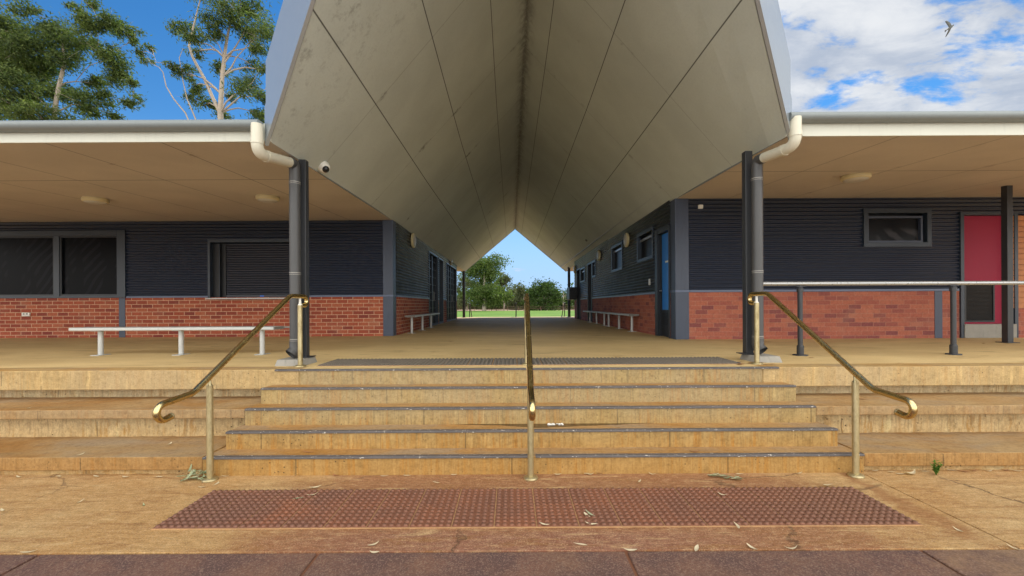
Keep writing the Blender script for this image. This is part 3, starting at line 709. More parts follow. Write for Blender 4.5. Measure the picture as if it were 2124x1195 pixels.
kz = rf(2030, 672)[1]
m = MB(); RF.box(m, d0+0.004, d1-0.004, -0.08, -0.04, kz, dzt-0.004); do = m.build('door', M['red'], br); do['label'] = 'red door with a black louvred vent panel'
v0, vz1 = rf(2003, 584); v1, vz0 = rf(2066, 668)
m = MB(); RF.frame(m, v0, v1, vz0, vz1, 0.03, -0.04, -0.02)
z = vz0+0.03
while z < vz1-0.04:
    m.raw([(v0+0.03, RD+0.036, z), (v1-0.03, RD+0.036, z), (v1-0.03, RD+0.025, z+0.022), (v0+0.03, RD+0.025, z+0.022)], [(0,1,2,3)], False); z += 0.026
m.box(v0+0.005, v1-0.005, RD+0.037, RD+0.0395, vz0+0.005, vz1-0.005); m.build('vent_grille', M['vent'], do)
m = MB(); RF.box(m, d0-0.01, d1+0.02, -0.08, 0.06, FL+0.002, kz-0.003); m.build('door_step', M['block'], br, bevel=0.006)
z = rf(2110, 639)[1]; zt = rf(2110, 447)[1]; m = MB(); n = 17
for i in range(n):
    a = z+(zt-z)*i/n; m.box(o0+0.01, PX1, RD-0.03, RD, a, a+(zt-z)/n*0.86)
m.box(o0+0.01, PX1, RD+0.005, RD+0.02, z, zt); m.build('slat_panel', M['timber'], br)
m = MB(); RF.box(m, o0-0.06, o0, -0.02, 0.04, FL, RS); m.build('panel_post', M['trim'], br)
sx, sz = rf(1451, 430); e = MB(); RF.box(e, sx-0.045, sx+0.045, 0.018, 0.07, sz-0.038, sz+0.038)
tag(e.build('alarm_sensor', M['white'], loc=RF.pt(sx, 0.02, sz), bevel=0.008), 'small cream sensor box high on the right charcoal cladding', 'sensor')
# passage wall, right
bd = (8.98, 9.66); bz = rw(1385, 470)[1]
rholes = [(bd[0]-0.05, bd[1]+0.16, FL, bz)]
wins = []
for (xa, xb, yt, yb) in ((1324, 1356, 472, 533), (1270, 1292, 502, 557), (1229.4, 1236, 540, 573), (1204.8, 1213.8, 554, 583)):
    a, b = rw(xb, 500)[0], rw(xa, 500)[0]; zt = rw(xb, yt)[1]; zb = rw(xb, yb)[1]; wins.append((a, b, zb, zt))
doors = [(rw(1229.2, 600)[0], rw(1220, 600)[0], FL, rw(1229, 543)[1]), (rw(1204.6, 600)[0], rw(1197.5, 600)[0], FL, rw(1204, 556)[1])]
rholes += wins + doors
corrugated('x', RX, -1, cells(RD+0.24, REND, BTR+0.02, CT_R, rholes)).build('wall_cladding', M['clad_shaded'], br)
for g_ in runs(cells(RD+0.24, REND, FL, BTR, rholes)): flat('x', RX-0.012, g_).build('brick_wall', M['brick_r'], br)
for a, b in ((bd[1]+0.17, doors[0][0]-0.02), (doors[0][1]+0.02, doors[1][0]-0.02)):
    m = MB(); RW.box(m, a, b, -0.02, 0.035, BTR-0.005, BTR+0.04); m.build('flashing', M['flash'], br)
for (a, b, zb, zt) in wins:
    m = MB(); RW.frame(m, a-0.03, b+0.03, zb-0.03, zt+0.03, 0.08, -0.10, 0.035); wo = m.build('window', M['frame'], br, bevel=0.003)
    m = MB(); RW.box(m, a+0.05, b-0.05, -0.075, -0.065, zb+0.05, zt-0.05); m.build('pane', M['glass'], wo)
    m = MB(); RW.box(m, a+0.05, b-0.05, -0.065, -0.03, zt-0.17, zt-0.12); m.build('sash_bar', M['rail'], wo)
for (a, b, zb, zt) in doors:
    m = MB(); RW.box(m, a, a+0.05, -0.15, 0.03, FL, zt); RW.box(m, b-0.05, b, -0.15, 0.03, FL, zt); RW.box(m, a+0.05, b-0.05, -0.15, 0.03, zt-0.05, zt)
    fo = m.build('door_frame', M['frame_dark'], br)
    m = MB(); RW.box(m, a+0.05, b-0.05, -0.12, -0.08, FL, zt-0.05); do = m.build('door', M['frame_dark'], br); 
    m = MB(); m.tube([RW.pt(a+0.14, -0.08, FL+0.95), RW.pt(a+0.14, -0.02, FL+0.95), RW.pt(a+0.26, -0.02, FL+0.95)], 0.012, 8); m.build('handle', M['rail'], do)
m = MB(); w = 0.06
RW.box(m, bd[0]-0.05, bd[0], -0.12, 0.035, FL, bz); RW.box(m, bd[1]+0.0, bd[1]+0.16, -0.12, 0.035, FL, bz+0.04); RW.box(m, bd[0], bd[1], -0.12, 0.03, bz-0.08, bz+0.04)
m.build('door_frame', M['frame_dark'], br, bevel=0.003)
m = MB(); RW.box(m, bd[0]+0.003, bd[1]-0.003, -0.09, -0.05, FL+0.004, bz-0.083); do = m.build('door', M['frame_dark'], br); do['label'] = 'blue panelled door with a black vent'
zp = rw(1385, 643)[1]
m = MB(); RW.box(m, bd[0]+0.03, bd[1]-0.09, -0.05, -0.044, zp, bz-0.10); m.build('door_panel', M['blue'], do)
m = MB()
for i in range(9): z = FL+0.26+0.028*i; RW.box(m, bd[0]+0.06, bd[1]-0.12, -0.05, -0.035, z, z+0.016)
m.build('vent_grille', M['vent'], do)
a, z = 9.25, rw(1385, 541)[1]; m = MB(); RW.box(m, a-0.14, a+0.12, -0.044, -0.04, z-0.02, z+0.02); m.build('name_plate', M['white'], do)
m = MB(); m.tube([RW.pt(bd[1]-0.05, -0.05, FL+0.98), RW.pt(bd[1]-0.05, 0.0, FL+0.98), RW.pt(bd[1]-0.16, 0.0, FL+0.98)], 0.012, 8); m.build('handle', M['rail'], do)
m = MB(); m2 = MB(); VR = lambda D: valley(1, D).x
for i in range(NS):
    ya, yb = RE+(RD+0.1-RE)*i/NS, RE+(RD+0.1-RE)*(i+1)/NS
    m.face([(valley(1,ya).x, ya, sofz(ya,1)), (valley(1,yb).x, yb, sofz(yb,1)), (PX1, yb, sofz(yb,1)), (PX1, ya, sofz(ya,1))])
m2.face([(VR(REND-0.1), REND-0.1, RS), (VRB.x, 27.2, RS), (PX1, 27.2, RS), (PX1, REND-0.1, RS)])
m.build('soffit', M['sof_r'], br); m2.build('soffit', M['sof_r'], br)
m = MB(); m.box(VRF.x-0.02, PX1, RE-0.022, RE, RSF-0.006, RSF+0.20); m.build('fascia', M['fascia'], br, bevel=0.003)
gutter(at(1634, 240, RE-0.07).x, PX1, RE-0.022, H+1.945, br, True, False)
wing_roof(VRF.x+0.02, PX1, RE-0.01, RSF+0.165, RD, RS+0.22, 27.2, br)
m = MB(); m.box(RX+0.3, PX1, REND-0.15, REND, FL, RS+0.1); m.box(PX1-0.2, PX1-0.1, RD, REND, FL, RS+0.1); m.box(RX+0.3, RX+0.45, RD+0.5, REND-0.2, FL, RS+0.1); m.build('light_block_wall', M['clad'], br)  # unseen walls, added to block light inside the right building
m = MB(); m.box(RX+0.5, PX1-0.3, RD+0.45, RD+0.5, FL, RS+0.1); m.build('light_block_wall', M['vent'], br)
m = MB(); m.box(VRB.x+0.02, PX1, 27.2, 27.22, RS-0.006, RS+0.26); m.build('fascia', M['fascia'], br)
sx = rw(1350, 585); e = MB(); RW.box(e, sx[0]-0.04, sx[0]+0.04, 0.018, 0.05, sx[1]-0.07, sx[1]+0.07)
tag(e.build('switch_box', M['alu'], loc=RW.pt(sx[0], 0.02, sx[1]), bevel=0.005), 'small grey switch box on cladding beside the blue door', 'switch')
e = empty('wall_unit', RW.pt(21.7, 0.3, H+0.6), 'dark boxy wall unit high at the far end of the passage', 'wall unit')
MB().box(RX-0.42, RX-0.02, 21.3, 22.3, H+0.25, H+0.85).build('casing', M['frame_dark'], e, bevel=0.02)
m = MB()
for i in range(7): m.box(RX-0.40, RX-0.06, 21.285, 21.297, H+0.30+0.07*i, H+0.34+0.07*i)
m.build('louvres', M['vent'], e)
# outlet on left brick wall
sx, sz = lf(57, 652); e = empty('power_outlet', LF.pt(sx, 0.01, sz), 'white double power outlet on the red brick wall under the window', 'power outlet')
m = MB(); LF.box(m, sx-0.09, sx+0.09, 0.012, 0.045, sz-0.045, sz+0.04); m.build('cover', M['white'], e, bevel=0.008)
for q in (-0.05, 0.02):
    m = MB(); LF.box(m, sx+q, sx+q+0.03, 0.045, 0.05, sz-0.005, sz+0.02); m.build('socket', M['alu_end'], e)

# ------------------------------------------------------------------ gabled breezeway roof
gr = empty('breezeway_roof', (RXr, LE, LS), 'tall pointed gable roof with pale panelled lining over the central passage', 'roof')
gs = (0.585, 0.625, 0.565); gst = (0.075, 0.06, 0.045)
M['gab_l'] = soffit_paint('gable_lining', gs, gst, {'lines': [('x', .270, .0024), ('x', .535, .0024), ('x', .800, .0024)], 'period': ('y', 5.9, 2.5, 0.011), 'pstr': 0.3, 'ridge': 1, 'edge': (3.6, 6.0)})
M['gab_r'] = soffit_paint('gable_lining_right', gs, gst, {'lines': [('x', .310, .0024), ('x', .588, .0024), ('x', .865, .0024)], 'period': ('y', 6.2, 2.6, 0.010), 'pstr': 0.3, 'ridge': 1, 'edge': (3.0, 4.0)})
RTF, RTB = 2.10, 29.8                    # ridge start and end distance (raked prow at both ends)
def slope_mesh(vf, vb, dz, flip, du=0):
    side = -1 if vf.x < 0 else 1
    m = MB(); nu, nv = 10, 60; P = {}; U = {}
    for i in range(nu+1):
        t = i/nu
        d0 = vf.y + (RTF - vf.y)*t; d1 = vb.y + (RTB - vb.y)*t
        for j in range(nv+1):
            D = d0 + (d1-d0)*j/nv
            vv = valley(side, min(max(D, vf.y), vb.y)); vx = vv.x
            P[i,j] = (vx + (RXr-vx)*t, D, vv.z + (RT-vv.z)*t + dz); U[i,j] = (t, D)
    for i in range(nu):
        for j in range(nv):
            q = [(i,j),(i+1,j),(i+1,j+1),(i,j+1)]
            if flip: q = q[::-1]
            m.face([P[a] for a in q], [U[a] for a in q])
    return m
def onlining(x, y):
    side = -1 if x < VX+20 else 1; lo, hi = 3.0, 27.0
    def gap(D):
        p = at(x, y, D); v = valley(side, D); return p.z - (v.z + (p.x-v.x)/(RXr-v.x)*(RT-v.z))
    for _ in range(50):
        md = (lo+hi)/2
        if gap(md) > 0: hi = md
        else: lo = md
    return at(x, y, lo)
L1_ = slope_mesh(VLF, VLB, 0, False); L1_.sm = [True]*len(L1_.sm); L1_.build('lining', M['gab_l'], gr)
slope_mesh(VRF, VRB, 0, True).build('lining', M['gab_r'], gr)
BH = 0.84
slope_mesh(VLF, VLB, BH-0.03, True).build('roof_sheet', M['roof'], gr)
slope_mesh(VRF, VRB, BH-0.03, False).build('roof_sheet', M['roof'], gr)
def barge(v, rt, sgn, lo, back=False):
    """two-strip metal barge along the raked edge"""
    d = Vector((RXr, rt, RT)) - v
    n = Vector((d.y, -d.x, 0)).normalized()
    if (n.y > 0) != back: n = -n
    th = 0.035
    for (z0, z1, o) in ((-0.035, lo-0.011, 0.012), (lo+0.011, BH, 0.0)):
        a, b = v.copy(), v + d
        e = (v - d*0.004)
        q = [e + n*(th+o) + Vector((0,0,z0)), b + n*(th+o) + Vector((0,0,z0)), b + n*(th+o) + Vector((0,0,z1)), e + n*(th+o) + Vector((0,0,z1))]
        r = [p - n*th for p in q]
        m = MB(); m.raw(q + r, [(0,1,2,3), (7,6,5,4), (0,4,5,1), (3,2,6,7), (0,3,7,4), (1,5,6,2)], False)
        m.build('barge_board', M['barge'], gr)
    m = MB(); q = [v + n*(th-0.004) + Vector((0,0,lo-0.013)), v + d + n*(th-0.004) + Vector((0,0,lo-0.013)), v + d + n*(th-0.004) + Vector((0,0,lo+0.013)), v + n*(th-0.004) + Vector((0,0,lo+0.013))]
    m.raw(q, [(0,1,2,3)], False); m.build('barge_joint', M['vent'], gr)
barge(VLF, RTF, -1, 0.38); barge(VRF, RTF, 1, 0.42); barge(VLB, RTB, -1, 0.38, True); barge(VRB, RTB, 1, 0.42, True)
m = MB()
for s in (-1, 1):
    for i in range(40):
        a_, b_ = (VLF, VLB) if s < 0 else (VRF, VRB)
        p, q = valley(s, a_.y+(b_.y-a_.y)*i/40), valley(s, a_.y+(b_.y-a_.y)*(i+1)/40)
        m.face([p, q, q+Vector((0,0,BH)), p+Vector((0,0,BH))])
m.build('side_apron', M['barge'], gr)
m = MB(); m.tube([(RXr, RTF, RT+BH-0.02), (RXr, RTB, RT+BH-0.02)], 0.09, 10); m.build('ridge_cap', M['roof'], gr)

# ------------------------------------------------------------------ veranda posts, downpipes
def vpost(x, y, ztop, label, block=None, s=0.045):
    e = empty('veranda_post', (x, y, FL), label, 'post', 'charcoal steel posts carrying the roofs')
    zb = FL
    if block:
        x0, x1, y0, y1 = block; t = 0.02
        m = MB(); vs = [(x0,y0,FL),(x1,y0,FL),(x1,y1,FL),(x0,y1,FL),(x0+t,y0+t,FL+0.072),(x1-t,y0+t,FL+0.072),(x1-t,y1-t,FL+0.072),(x0+t,y1-t,FL+0.072)]
        m.raw(vs, [(4,5,6,7),(0,1,5,4),(1,2,6,5),(2,3,7,6),(3,0,4,7)], False); m.build('concrete_pad', M['block'], e, bevel=0.006); zb = FL+0.072
    m = MB(); m.box(x-s, x+s, y-s, y+s, zb, ztop); m.build('column', M['post'], e, bevel=0.006)
    m = MB(); m.box(x-s-0.055, x+s+0.055, y-s-0.05, y+s+0.05, zb+0.001, zb+0.011); m.build('base_plate', M['post'], e, bevel=0.002)
    return e
vpost(-2.50, 5.36, sofz(5.36,-1)+0.01, 'dark steel post on a pale concrete pad left of the steps', (-2.72, -2.39, 5.09, 5.47))
vpost(2.915, 5.46, sofz(5.46,1)+0.01, 'dark steel post on a pale concrete pad right of the steps', (2.86, 3.17, 5.18, 5.56))
b = onz(2090, 711, FL); vpost(b.x, b.y, sofz(b.y,1)+0.01, 'dark square post in front of the red door', None, 0.05)
vpost(-2.68, 25.2, LS+0.05, 'dark post at the far left end of the passage', None, 0.07)
vpost(3.30, 25.2, RS+0.1, 'dark post at the far right end of the passage', None, 0.07)
def downpipe(x, y, sx_, sy, sz, ztop, label):
    """white offset from the gutter at (sx_,sy,sz) into a charcoal pipe down to an open shoe"""
    e = empty('downpipe', (x, y, FL+0.1), label, 'downpipe', 'downpipes strapped to the posts by the steps')
    r = 0.058
    zt = ztop
    top = Vector((sx_, sy, sz)); k1 = Vector((sx_, sy, sz-0.30)); j = Vector((x, y, zt))
    d = (j - k1).normalized()
    path = [top, Vector((sx_, sy, sz-0.18))]
    for q in range(1, 8):
        t = q/8; a = Vector((sx_, sy, sz-0.18)); c = k1 + d*0.14
        path.append(a*(1-t)**2 + k1*2*t*(1-t) + c*t*t)
    path += [k1 + d*0.14, j - d*0.11]
    m = MB(); m.tube(path, r, 18); 
    o = m.build('offset_pipe', M['pvc'], e)
    for c, ax in ((Vector((sx_, sy, sz-0.19)), Vector((0,0,1))), (k1 + d*0.15, d)):
        m = MB(); m.tube([c-ax*0.012, c+ax*0.035], r+0.005, 18); m.build('socket_collar', M['pvc'], o)
    p2 = [j - d*0.115, j - d*0.05]
    for q in range(1, 6):
        t = q/6; a = j - d*0.05; c = Vector((x, y, zt-0.09)); p2.append(a*(1-t)**2 + j*2*t*(1-t) + c*t*t)
    p2 += [Vector((x, y, zt-0.09)), Vector((x, y, FL+0.26))]
    m = MB(); m.tube(p2, r+0.004, 18); pp = m.build('pipe', M['pipe'], e)
    # shoe turning outwards, open end
    m = MB(); sx2 = -0.045 if x < 0 else 0.03
    pth = [Vector((x, y, FL+0.28)), Vector((x, y, FL+0.20)), Vector((x+sx2*0.2, y-0.01, FL+0.165)), Vector((x+sx2*0.8, y-0.045, FL+0.125))]
    m.tube(pth, [r+0.008, r+0.008, r+0.010, r+0.014], 18, caps=False); m.tube(pth[1:], [r-0.004]*3, 18, caps=False); m.build('shoe', M['pipe'], e)
    for z in (zt-0.22, FL+1.08, FL+0.30):
        m = MB(); m.tube([(x, y, z-0.004), (x, y, z+0.004)], r+0.007, 18); m.tube([(x, y, z-0.022), (x, y, z-0.017)], r+0.007, 18)
        m.build('pipe_band', M['band'], e)
a = at(533, 262, LE-0.09); j = at(611, 345, 5.22)
downpipe(j.x, 5.22, a.x, LE-0.09, a.z+0.02, j.z+0.03, 'cream and charcoal downpipe strapped to the post left of the steps')
a = at(1650, 248, RE-0.09); j = at(1570, 338, 5.32)
downpipe(j.x, 5.32, a.x, RE-0.09, a.z+0.02, j.z+0.03, 'cream and charcoal downpipe strapped to the post right of the steps')

# ------------------------------------------------------------------ lights, camera dome
def round_light(c, ax, dia, label, group):
    c = Vector(c); e = empty('round_light', c, label, 'light', group); r = dia/2
    MB().lathe([(r*0.96, 0), (r, 0.012), (r, 0.045), (r*0.94, 0.062), (r*0.84, 0.066)], c, ax, 28).build('rim', M['yellowed'], e)
    MB().lathe([(r*0.85, 0.058), (r*0.82, 0.072), (r*0.6, 0.085), (r*0.3, 0.092), (0, 0.094)], c, ax, 28).build('diffuser', M['diffuser'], e)
    return e
g = 'round bulkhead lights under the eaves'
p = onsof(198, 412, -1); round_light(p, (0,0,-1), 0.36, 'round ceiling light under the left eave, above the wide mesh window', g)
p = onsof(555, 408, -1); round_light(p, (0,0,-1), 0.36, 'round ceiling light under the left eave, beside the left downpipe', g)
p = onsof(1775, 364, 1); round_light(p, (0,0,-1), 0.38, 'round ceiling light under the right eave', g)
g = 'round lights on the passage walls'
for x, y, lab in ((855, 499, 'nearer round light on the left passage wall by the corner'), (934, 541, 'farther round light on the left passage wall between the glazed doors')):
    p = onx(x, y, LX+0.02); round_light(p, (1,0,0), 0.40, lab, g)
for x, y, lab in ((1302, 498, 'nearest round light on the right passage wall, by the small window'), (1244, 530, 'middle round light on the right passage wall'), (1193.5, 559, 'farthest round light at the end of the right passage wall')):
    p = onx(x, y, RX-0.02); round_light(p, (-1,0,0), 0.40, lab, g)
# dome camera on the sloping lining
nrm = Vector((RT-LS, 0, -(RXr+2.8))).normalized()
cc = onlining(669, 344)
e = empty('security_camera', cc, 'small white dome security camera on the sloping lining near the left post', 'security camera')
MB().lathe([(0.078, -0.01), (0.078, 0.03), (0.072, 0.05), (0.06, 0.075), (0.035, 0.095), (0, 0.10)], cc, nrm, 24).build('housing', M['white'], e)
dv = (Vector((0.45, -0.75, -0.45))).normalized(); lc = cc + nrm*0.05 + dv*0.045
MB().lathe([(0.045, -0.01), (0.045, 0.005), (0.036, 0.024), (0.02, 0.034), (0, 0.037)], lc, dv, 20).build('lens', M['black'], e)
px_ = onlining(1217, 498)
e = empty('smoke_sensor', px_, 'tiny sensor on the right sloping lining deep in the passage', 'sensor')
MB().lathe([(0.05, -0.01), (0.05, 0.03), (0.03, 0.05), (0, 0.05)], px_, (-0.7,0,-0.7), 16).build('body', M['alu_end'], e)

# ------------------------------------------------------------------ benches
def bench(name, p0, axis, length, legs, width, hgt, label, end='', group='aluminium bench seats'):
    """p0: floor point under the start of the plank; axis 'x' or 'y'; legs: offsets along"""
    p0 = Vector(p0); e = empty(name, p0, label, 'bench', group)
    L = (lambda a, w, z: (p0.x+a, p0.y+w, p0.z+z)) if axis == 'x' else (lambda a, w, z: (p0.x+w, p0.y+a, p0.z+z))
    def bx(m, a0, a1, w0, w1, z0, z1):
        u = L(a0, w0, z0); v = L(a1, w1, z1); return m.box(u[0], v[0], u[1], v[1], z0+p0.z, z1+p0.z)
    m = MB(); t = 0.042
    bx(m, 0.0, length, -width/2, width/2, hgt-t, hgt); m.build('seat', M['alu'], e, bevel=0.008)
    m = MB()
    if 'hi' in end: bx(m, length+0.001, length+0.012, -width/2+0.004, width/2-0.004, hgt-t+0.003, hgt-0.003); bx(m, length-0.22+0.22, length+0.17, width/2-0.03, width/2-0.01, hgt-t+0.012, hgt-0.006)
    else: bx(m, -0.008, -0.001, -width/2+0.004, width/2-0.004, hgt-t+0.003, hgt-0.003)
    m.build('end_cap', M['alu_end'], e)
    for a in legs:
        m = MB(); c = L(a, 0, 0); m.tube([(c[0], c[1], p0.z+0.008), (c[0], c[1], p0.z+hgt-t)], 0.033, 14)
        bx(m, a-0.05, a+0.05, -0.11, 0.11, hgt-t-0.008, hgt-t-0.001); lo = m.build('leg', M['alu'], e)
        m = MB(); bx(m, a-0.06, a+0.06, -0.1, 0.1, 0.001, 0.009); m.build('foot_plate', M['alu'], lo)
    return e
bp = onz(376, 736, FL)
x0 = at(162, 680, bp.y).x; x1 = at(578, 680, bp.y).x
bench('bench', (x0, bp.y, FL), 'x', x1-x0, [at(209, 700, bp.y).x-x0, bp.x-x0, at(544, 700, bp.y).x-x0], 0.28, 0.40, 'long pale metal bench facing the forecourt before the servery shutter', 'hi')
b1 = bench('bench', (-2.475, 10.85, FL), 'y', 3.75, [0.2, 1.52, 2.86], 0.26, 0.445, 'pale metal bench against the left passage wall')
b2 = copy_tree(b1, (3.05, 11.0, FL), label='nearer pale metal bench against the right passage wall')
b3 = copy_tree(b1, (3.05, 14.30, FL), label='farther pale metal bench against the right passage wall')
for b in (b2,):
    for ch in b.children:
        if ch.name.startswith('seat'): ch.scale.y = 0.86

# ------------------------------------------------------------------ brass handrails
def arc(c, r, a0, a1, n, d0, d1):
    return [c + d0*(r*math.cos(R(a0+(a1-a0)*q/n))) + d1*(r*math.sin(R(a0+(a1-a0)*q/n))) for q in range(n+1)]
def handrail(lo, up, label, sgn=1, gr_='brass handrails on the front steps', zl=0.0, zu=FL, mat='brass'):
    """lo/up: base points of lower and upper post; rail in the vertical plane through them"""
    lo, up = Vector(lo), Vector(up)
    h = Vector((up.x-lo.x, up.y-lo.y, 0)); run = h.length; h.normalize(); z = Vector((0,0,1))
    e = empty('handrail', lo, label, 'handrail', gr_)
    P = lambda a, zz: Vector((lo.x, lo.y, 0)) + h*a + z*zz
    za, zb = zl+0.885, zu+0.80                          # rail height over the two posts
    slope = 0.66 if zu - zl > 0.4 else 0.3
    ub = run - 0.17; zub = zb - 0.0
    lb = -0.16; zlb = zub - (ub-lb)*((zub-za)/ub)
    path = []
    # lower curl
    cr = 0.062; ext = 0.26
    c = P(lb-ext, zlb-0.03-cr)
    path += [c + h*(0.062) - z*(cr-0.016)]
    path += arc(c, cr, -72, -270, 16, h, z)
    path += [P(lb-0.02, zlb-0.002), P(lb+0.02, zlb+0.016)]
    path += [P(ub-0.02, zub-0.012), P(ub+0.02, zub)]
    ce = P(ub+0.24, zub-0.052)
    path += arc(ce, 0.052, 90, -80, 10, h, z)
    path += [ce - z*0.052 - h*0.06]
    m = MB(); m.tube(path, 0.0255, 14); m.build('rail', M[mat], e)
    m = MB(); m.lathe([(0, -0.012), (0.02, -0.008), (0.028, 0), (0.0255, 0.01)], path[-1], path[-2]-path[-1], 14)
    m.lathe([(0, -0.012), (0.02, -0.008), (0.028, 0), (0.0255, 0.01)], path[0], path[1]-path[0], 14); m.build('end_cap', M['brass_post'], e)
    for (b, zz, zt) in ((lo, zl, za-0.075), (up, zu, zb-0.10)):
        m = MB(); m.lathe([(0.062, 0.001), (0.064, 0.008), (0.058, 0.018), (0.035, 0.024), (0.027, 0.026)], (b.x, b.y, zz), n=24)
        m.tube([(b.x, b.y, zz+0.02), (b.x, b.y, zt)], 0.0265, 18)
        po = m.build('post', M['brass_post' if mat == 'brass' else 'post'], e)
        m = MB(); m.lathe([(0.0265, 0), (0.022, 0.006), (0.013, 0.02), (0.012, 0.085)], (b.x, b.y, zt-0.001), n=14); m.build('bracket', M['white'] if b is up else M['brass_post'], po)
    return e
handrail(onz(436, 996, 0), onz(623, 761, FL), 'left brass handrail with curled ends beside the steps')
handrail(onz(1101, 993, 0), onz(1093, 757, FL), 'centre brass handrail with curled ends dividing the steps')
handrail(onz(1775, 988, 0), onz(1570, 756, FL), 'right brass handrail with curled ends beside the steps')
g2 = 'handrails at the back edge of the platform'
for x, lab in ((974, 'small far handrail at the back left of the passage'), (1070.5, 'small far handrail in the middle of the back opening'), (1171, 'small far handrail at the back right of the passage')):
    X = (x-VX)/F*25.7
    handrail((X, 26.95, 0.0), (X, 25.7, FL), lab, gr_=g2, zl=0.0, zu=FL, mat='post')
# grey pipe balustrade on the right
b1_ = onz(1664, 738, FL); b2_ = onz(1972, 735, FL); yy = (b1_.y+b2_.y)/2
e = empty('guard_rail', (b1_.x, yy, FL), 'grey tubular guard rail on dark pipe posts along the right veranda', 'guard rail')
zr = at(1700, 590, yy).z
m = MB(); m.tube([(3.28, yy, zr+0.012), (12, yy, zr)], 0.027, 14); m.build('rail', M['rail'], e)
for X in (b1_.x, b2_.x, b2_.x+ (b2_.x-b1_.x), b2_.x+2*(b2_.x-b1_.x)):
    m = MB(); m.tube([(X, yy, FL+0.012), (X, yy, zr-0.06)], 0.031, 14)
    m.tube([(X, yy, FL+0.01), (X, yy, FL+0.12)], 0.043, 14); m.lathe([(0.043, 0.12), (0.036, 0.135), (0.031, 0.14)], (X, yy, FL), n=14)
    m.tube([(X, yy, zr-0.10), (X, yy, zr-0.055)], 0.04, 14); m.lathe([(0.04, 0), (0.03, 0.02), (0.014, 0.03), (0.012, 0.05)], (X, yy, zr-0.056), n=14)
    po = m.build('post', M['post'], e)
    m = MB(); m.lathe([(0.095, 0.001), (0.095, 0.012), (0.045, 0.016)], (X, yy, FL), n=6); m.build('foot_flange', M['post'], po)
    m = MB(); m.box(X-0.06, X+0.06, yy-0.02, yy+0.02, zr-0.031, zr-0.022); m.build('saddle', M['post'], po)

# ------------------------------------------------------------------ puddle, litter, weed
m = MB(); rng = random.Random(4)
N = 40; xs = [-0.55 + 1.95*i/N for i in range(N+1)]
fr = []
for i, x in enumerate(xs):
    t = i/N; w = 0.03 + 0.10*math.exp(-((x-0.35)/0.42)**2) + 0.012*math.sin(9*x) + rng.uniform(-0.008, 0.008)
    w *= min(1, 8*t, 8*(1-t)); fr.append(w)
vs = [(x, T[2]-0.001, 0.3225) for x in xs] + [(x, T[2]-w, 0.3225) for x, w in zip(xs, fr)]
m.raw(vs, [(i, i+1, N+2+i, N+1+i) for i in range(N)], False)
struct(m.build('water', M['wet']))
m = MB(); c0 = onz(1152, 880, 0.325)
for q in range(26):
    c = c0 + Vector((rng.uniform(-0.07, 0.07), rng.uniform(-0.022, 0.022), 0)); r = rng.uniform(0.006, 0.014)
    m.lathe([(r, 0), (r*0.8, r*0.5), (0, r*0.75)], c, n=8)
tag(m.build('foam_clump', M['white'], loc=c0), 'clump of whitish foam in the wet patch on a step', 'foam', None)

def leaf_mesh(m, c, L, w, ang, curl, tilt=0.0, rng=random):
    """curved lance-shaped blade lying on a surface"""
    n = 7; d = Vector((math.cos(ang), math.sin(ang), 0)); s = Vector((-math.sin(ang), math.cos(ang), 0)); bend = rng.uniform(-0.5, 0.5)
    vs = []
    for i in range(n):
        t = i/(n-1); a = (t-0.5)*L; ww = w*math.sin(math.pi*min(0.97, max(0.03, t**0.8)))*0.5
        lift = curl*(2*t-1)**2 + 0.004 + tilt*t*L
        p = Vector(c) + d*a + s*(bend*L*0.35*(1-(2*t-1)**2)) + Vector((0,0,lift))
        vs += [p + s*ww + Vector((0,0,0.35*ww)), p, p - s*ww + Vector((0,0,0.5*ww))]
    fs = []
    for i in range(n-1): fs += [(3*i, 3*i+1, 3*i+4, 3*i+3), (3*i+1, 3*i+2, 3*i+5, 3*i+4)]
    m.raw(vs, fs, True)
def leaf(x, y, z, lab, grp, L=0.085, mat='dry', ang=None, w=None, curl=None):
    c = onz(x, y, z); m = MB(); rng = random.Random(int(x*7+y*13))
    leaf_mesh(m, c, L*rng.uniform(0.85, 1.2), w or rng.uniform(0.014, 0.024), ang if ang is not None else rng.uniform(0, 6.28), curl if curl is not None else rng.uniform(0.004, 0.016), 0, rng)
    tag(m.build('fallen_leaf', M[mat], loc=c), lab, 'leaf', grp)
G1 = 'leaves lying on the forecourt concrete'
for x, y in ((167,1043),(420,1011),(447,1005),(774,1130),(777,1147),(1204,1131),(1307,1142),(1445,1141),(1561,1139),(1987,1102),(2105,1139),(6,1061),(1327,1000),(905,1003),(1640,1138),(60,1146)):
    leaf(x, y, 0.0, 'pale dry curled leaf on the forecourt concrete', G1, 0.075)
leaf(297, 1050, 0, 'small green leaf on the ochre concrete left of the tactile strip', None, 0.06, 'sage')
G2 = 'leaves on the red tactile strip'
for x, y in ((654,1011),(647,1027),(1218,1071),(1226,1087),(1527,1093),(1498,1028),(1717,1009),(1130,1090)):
    leaf(x, y, 0.010, 'pale leaf lying on the red tactile strip', G2, 0.08)
leaf(619, 1036, 0.010, 'greenish leaf on the left half of the red tactile strip', None, 0.08, 'sage')
leaf(1224, 1066, 0.010, 'curved green and cream leaf on the red tactile strip right of centre', None, 0.10, 'sage', 2.0)
G3 = 'leaves caught at the foot of the bottom step'
for x in (470, 610, 700, 797, 850, 944, 1020, 1150, 1178, 1219, 1226, 1240, 1352, 1480, 1540, 1660):
    leaf(x+random.uniform(-8, 8), 986+random.uniform(-1, 4) - (x-700)*0.005, 0.0, 'dry leaf caught at the foot of the bottom step', G3, 0.065, random.choice(['dry','dry','dry_red']), random.uniform(-0.5, 0.5))
G4 = 'leaves along the base of the right seating slab'
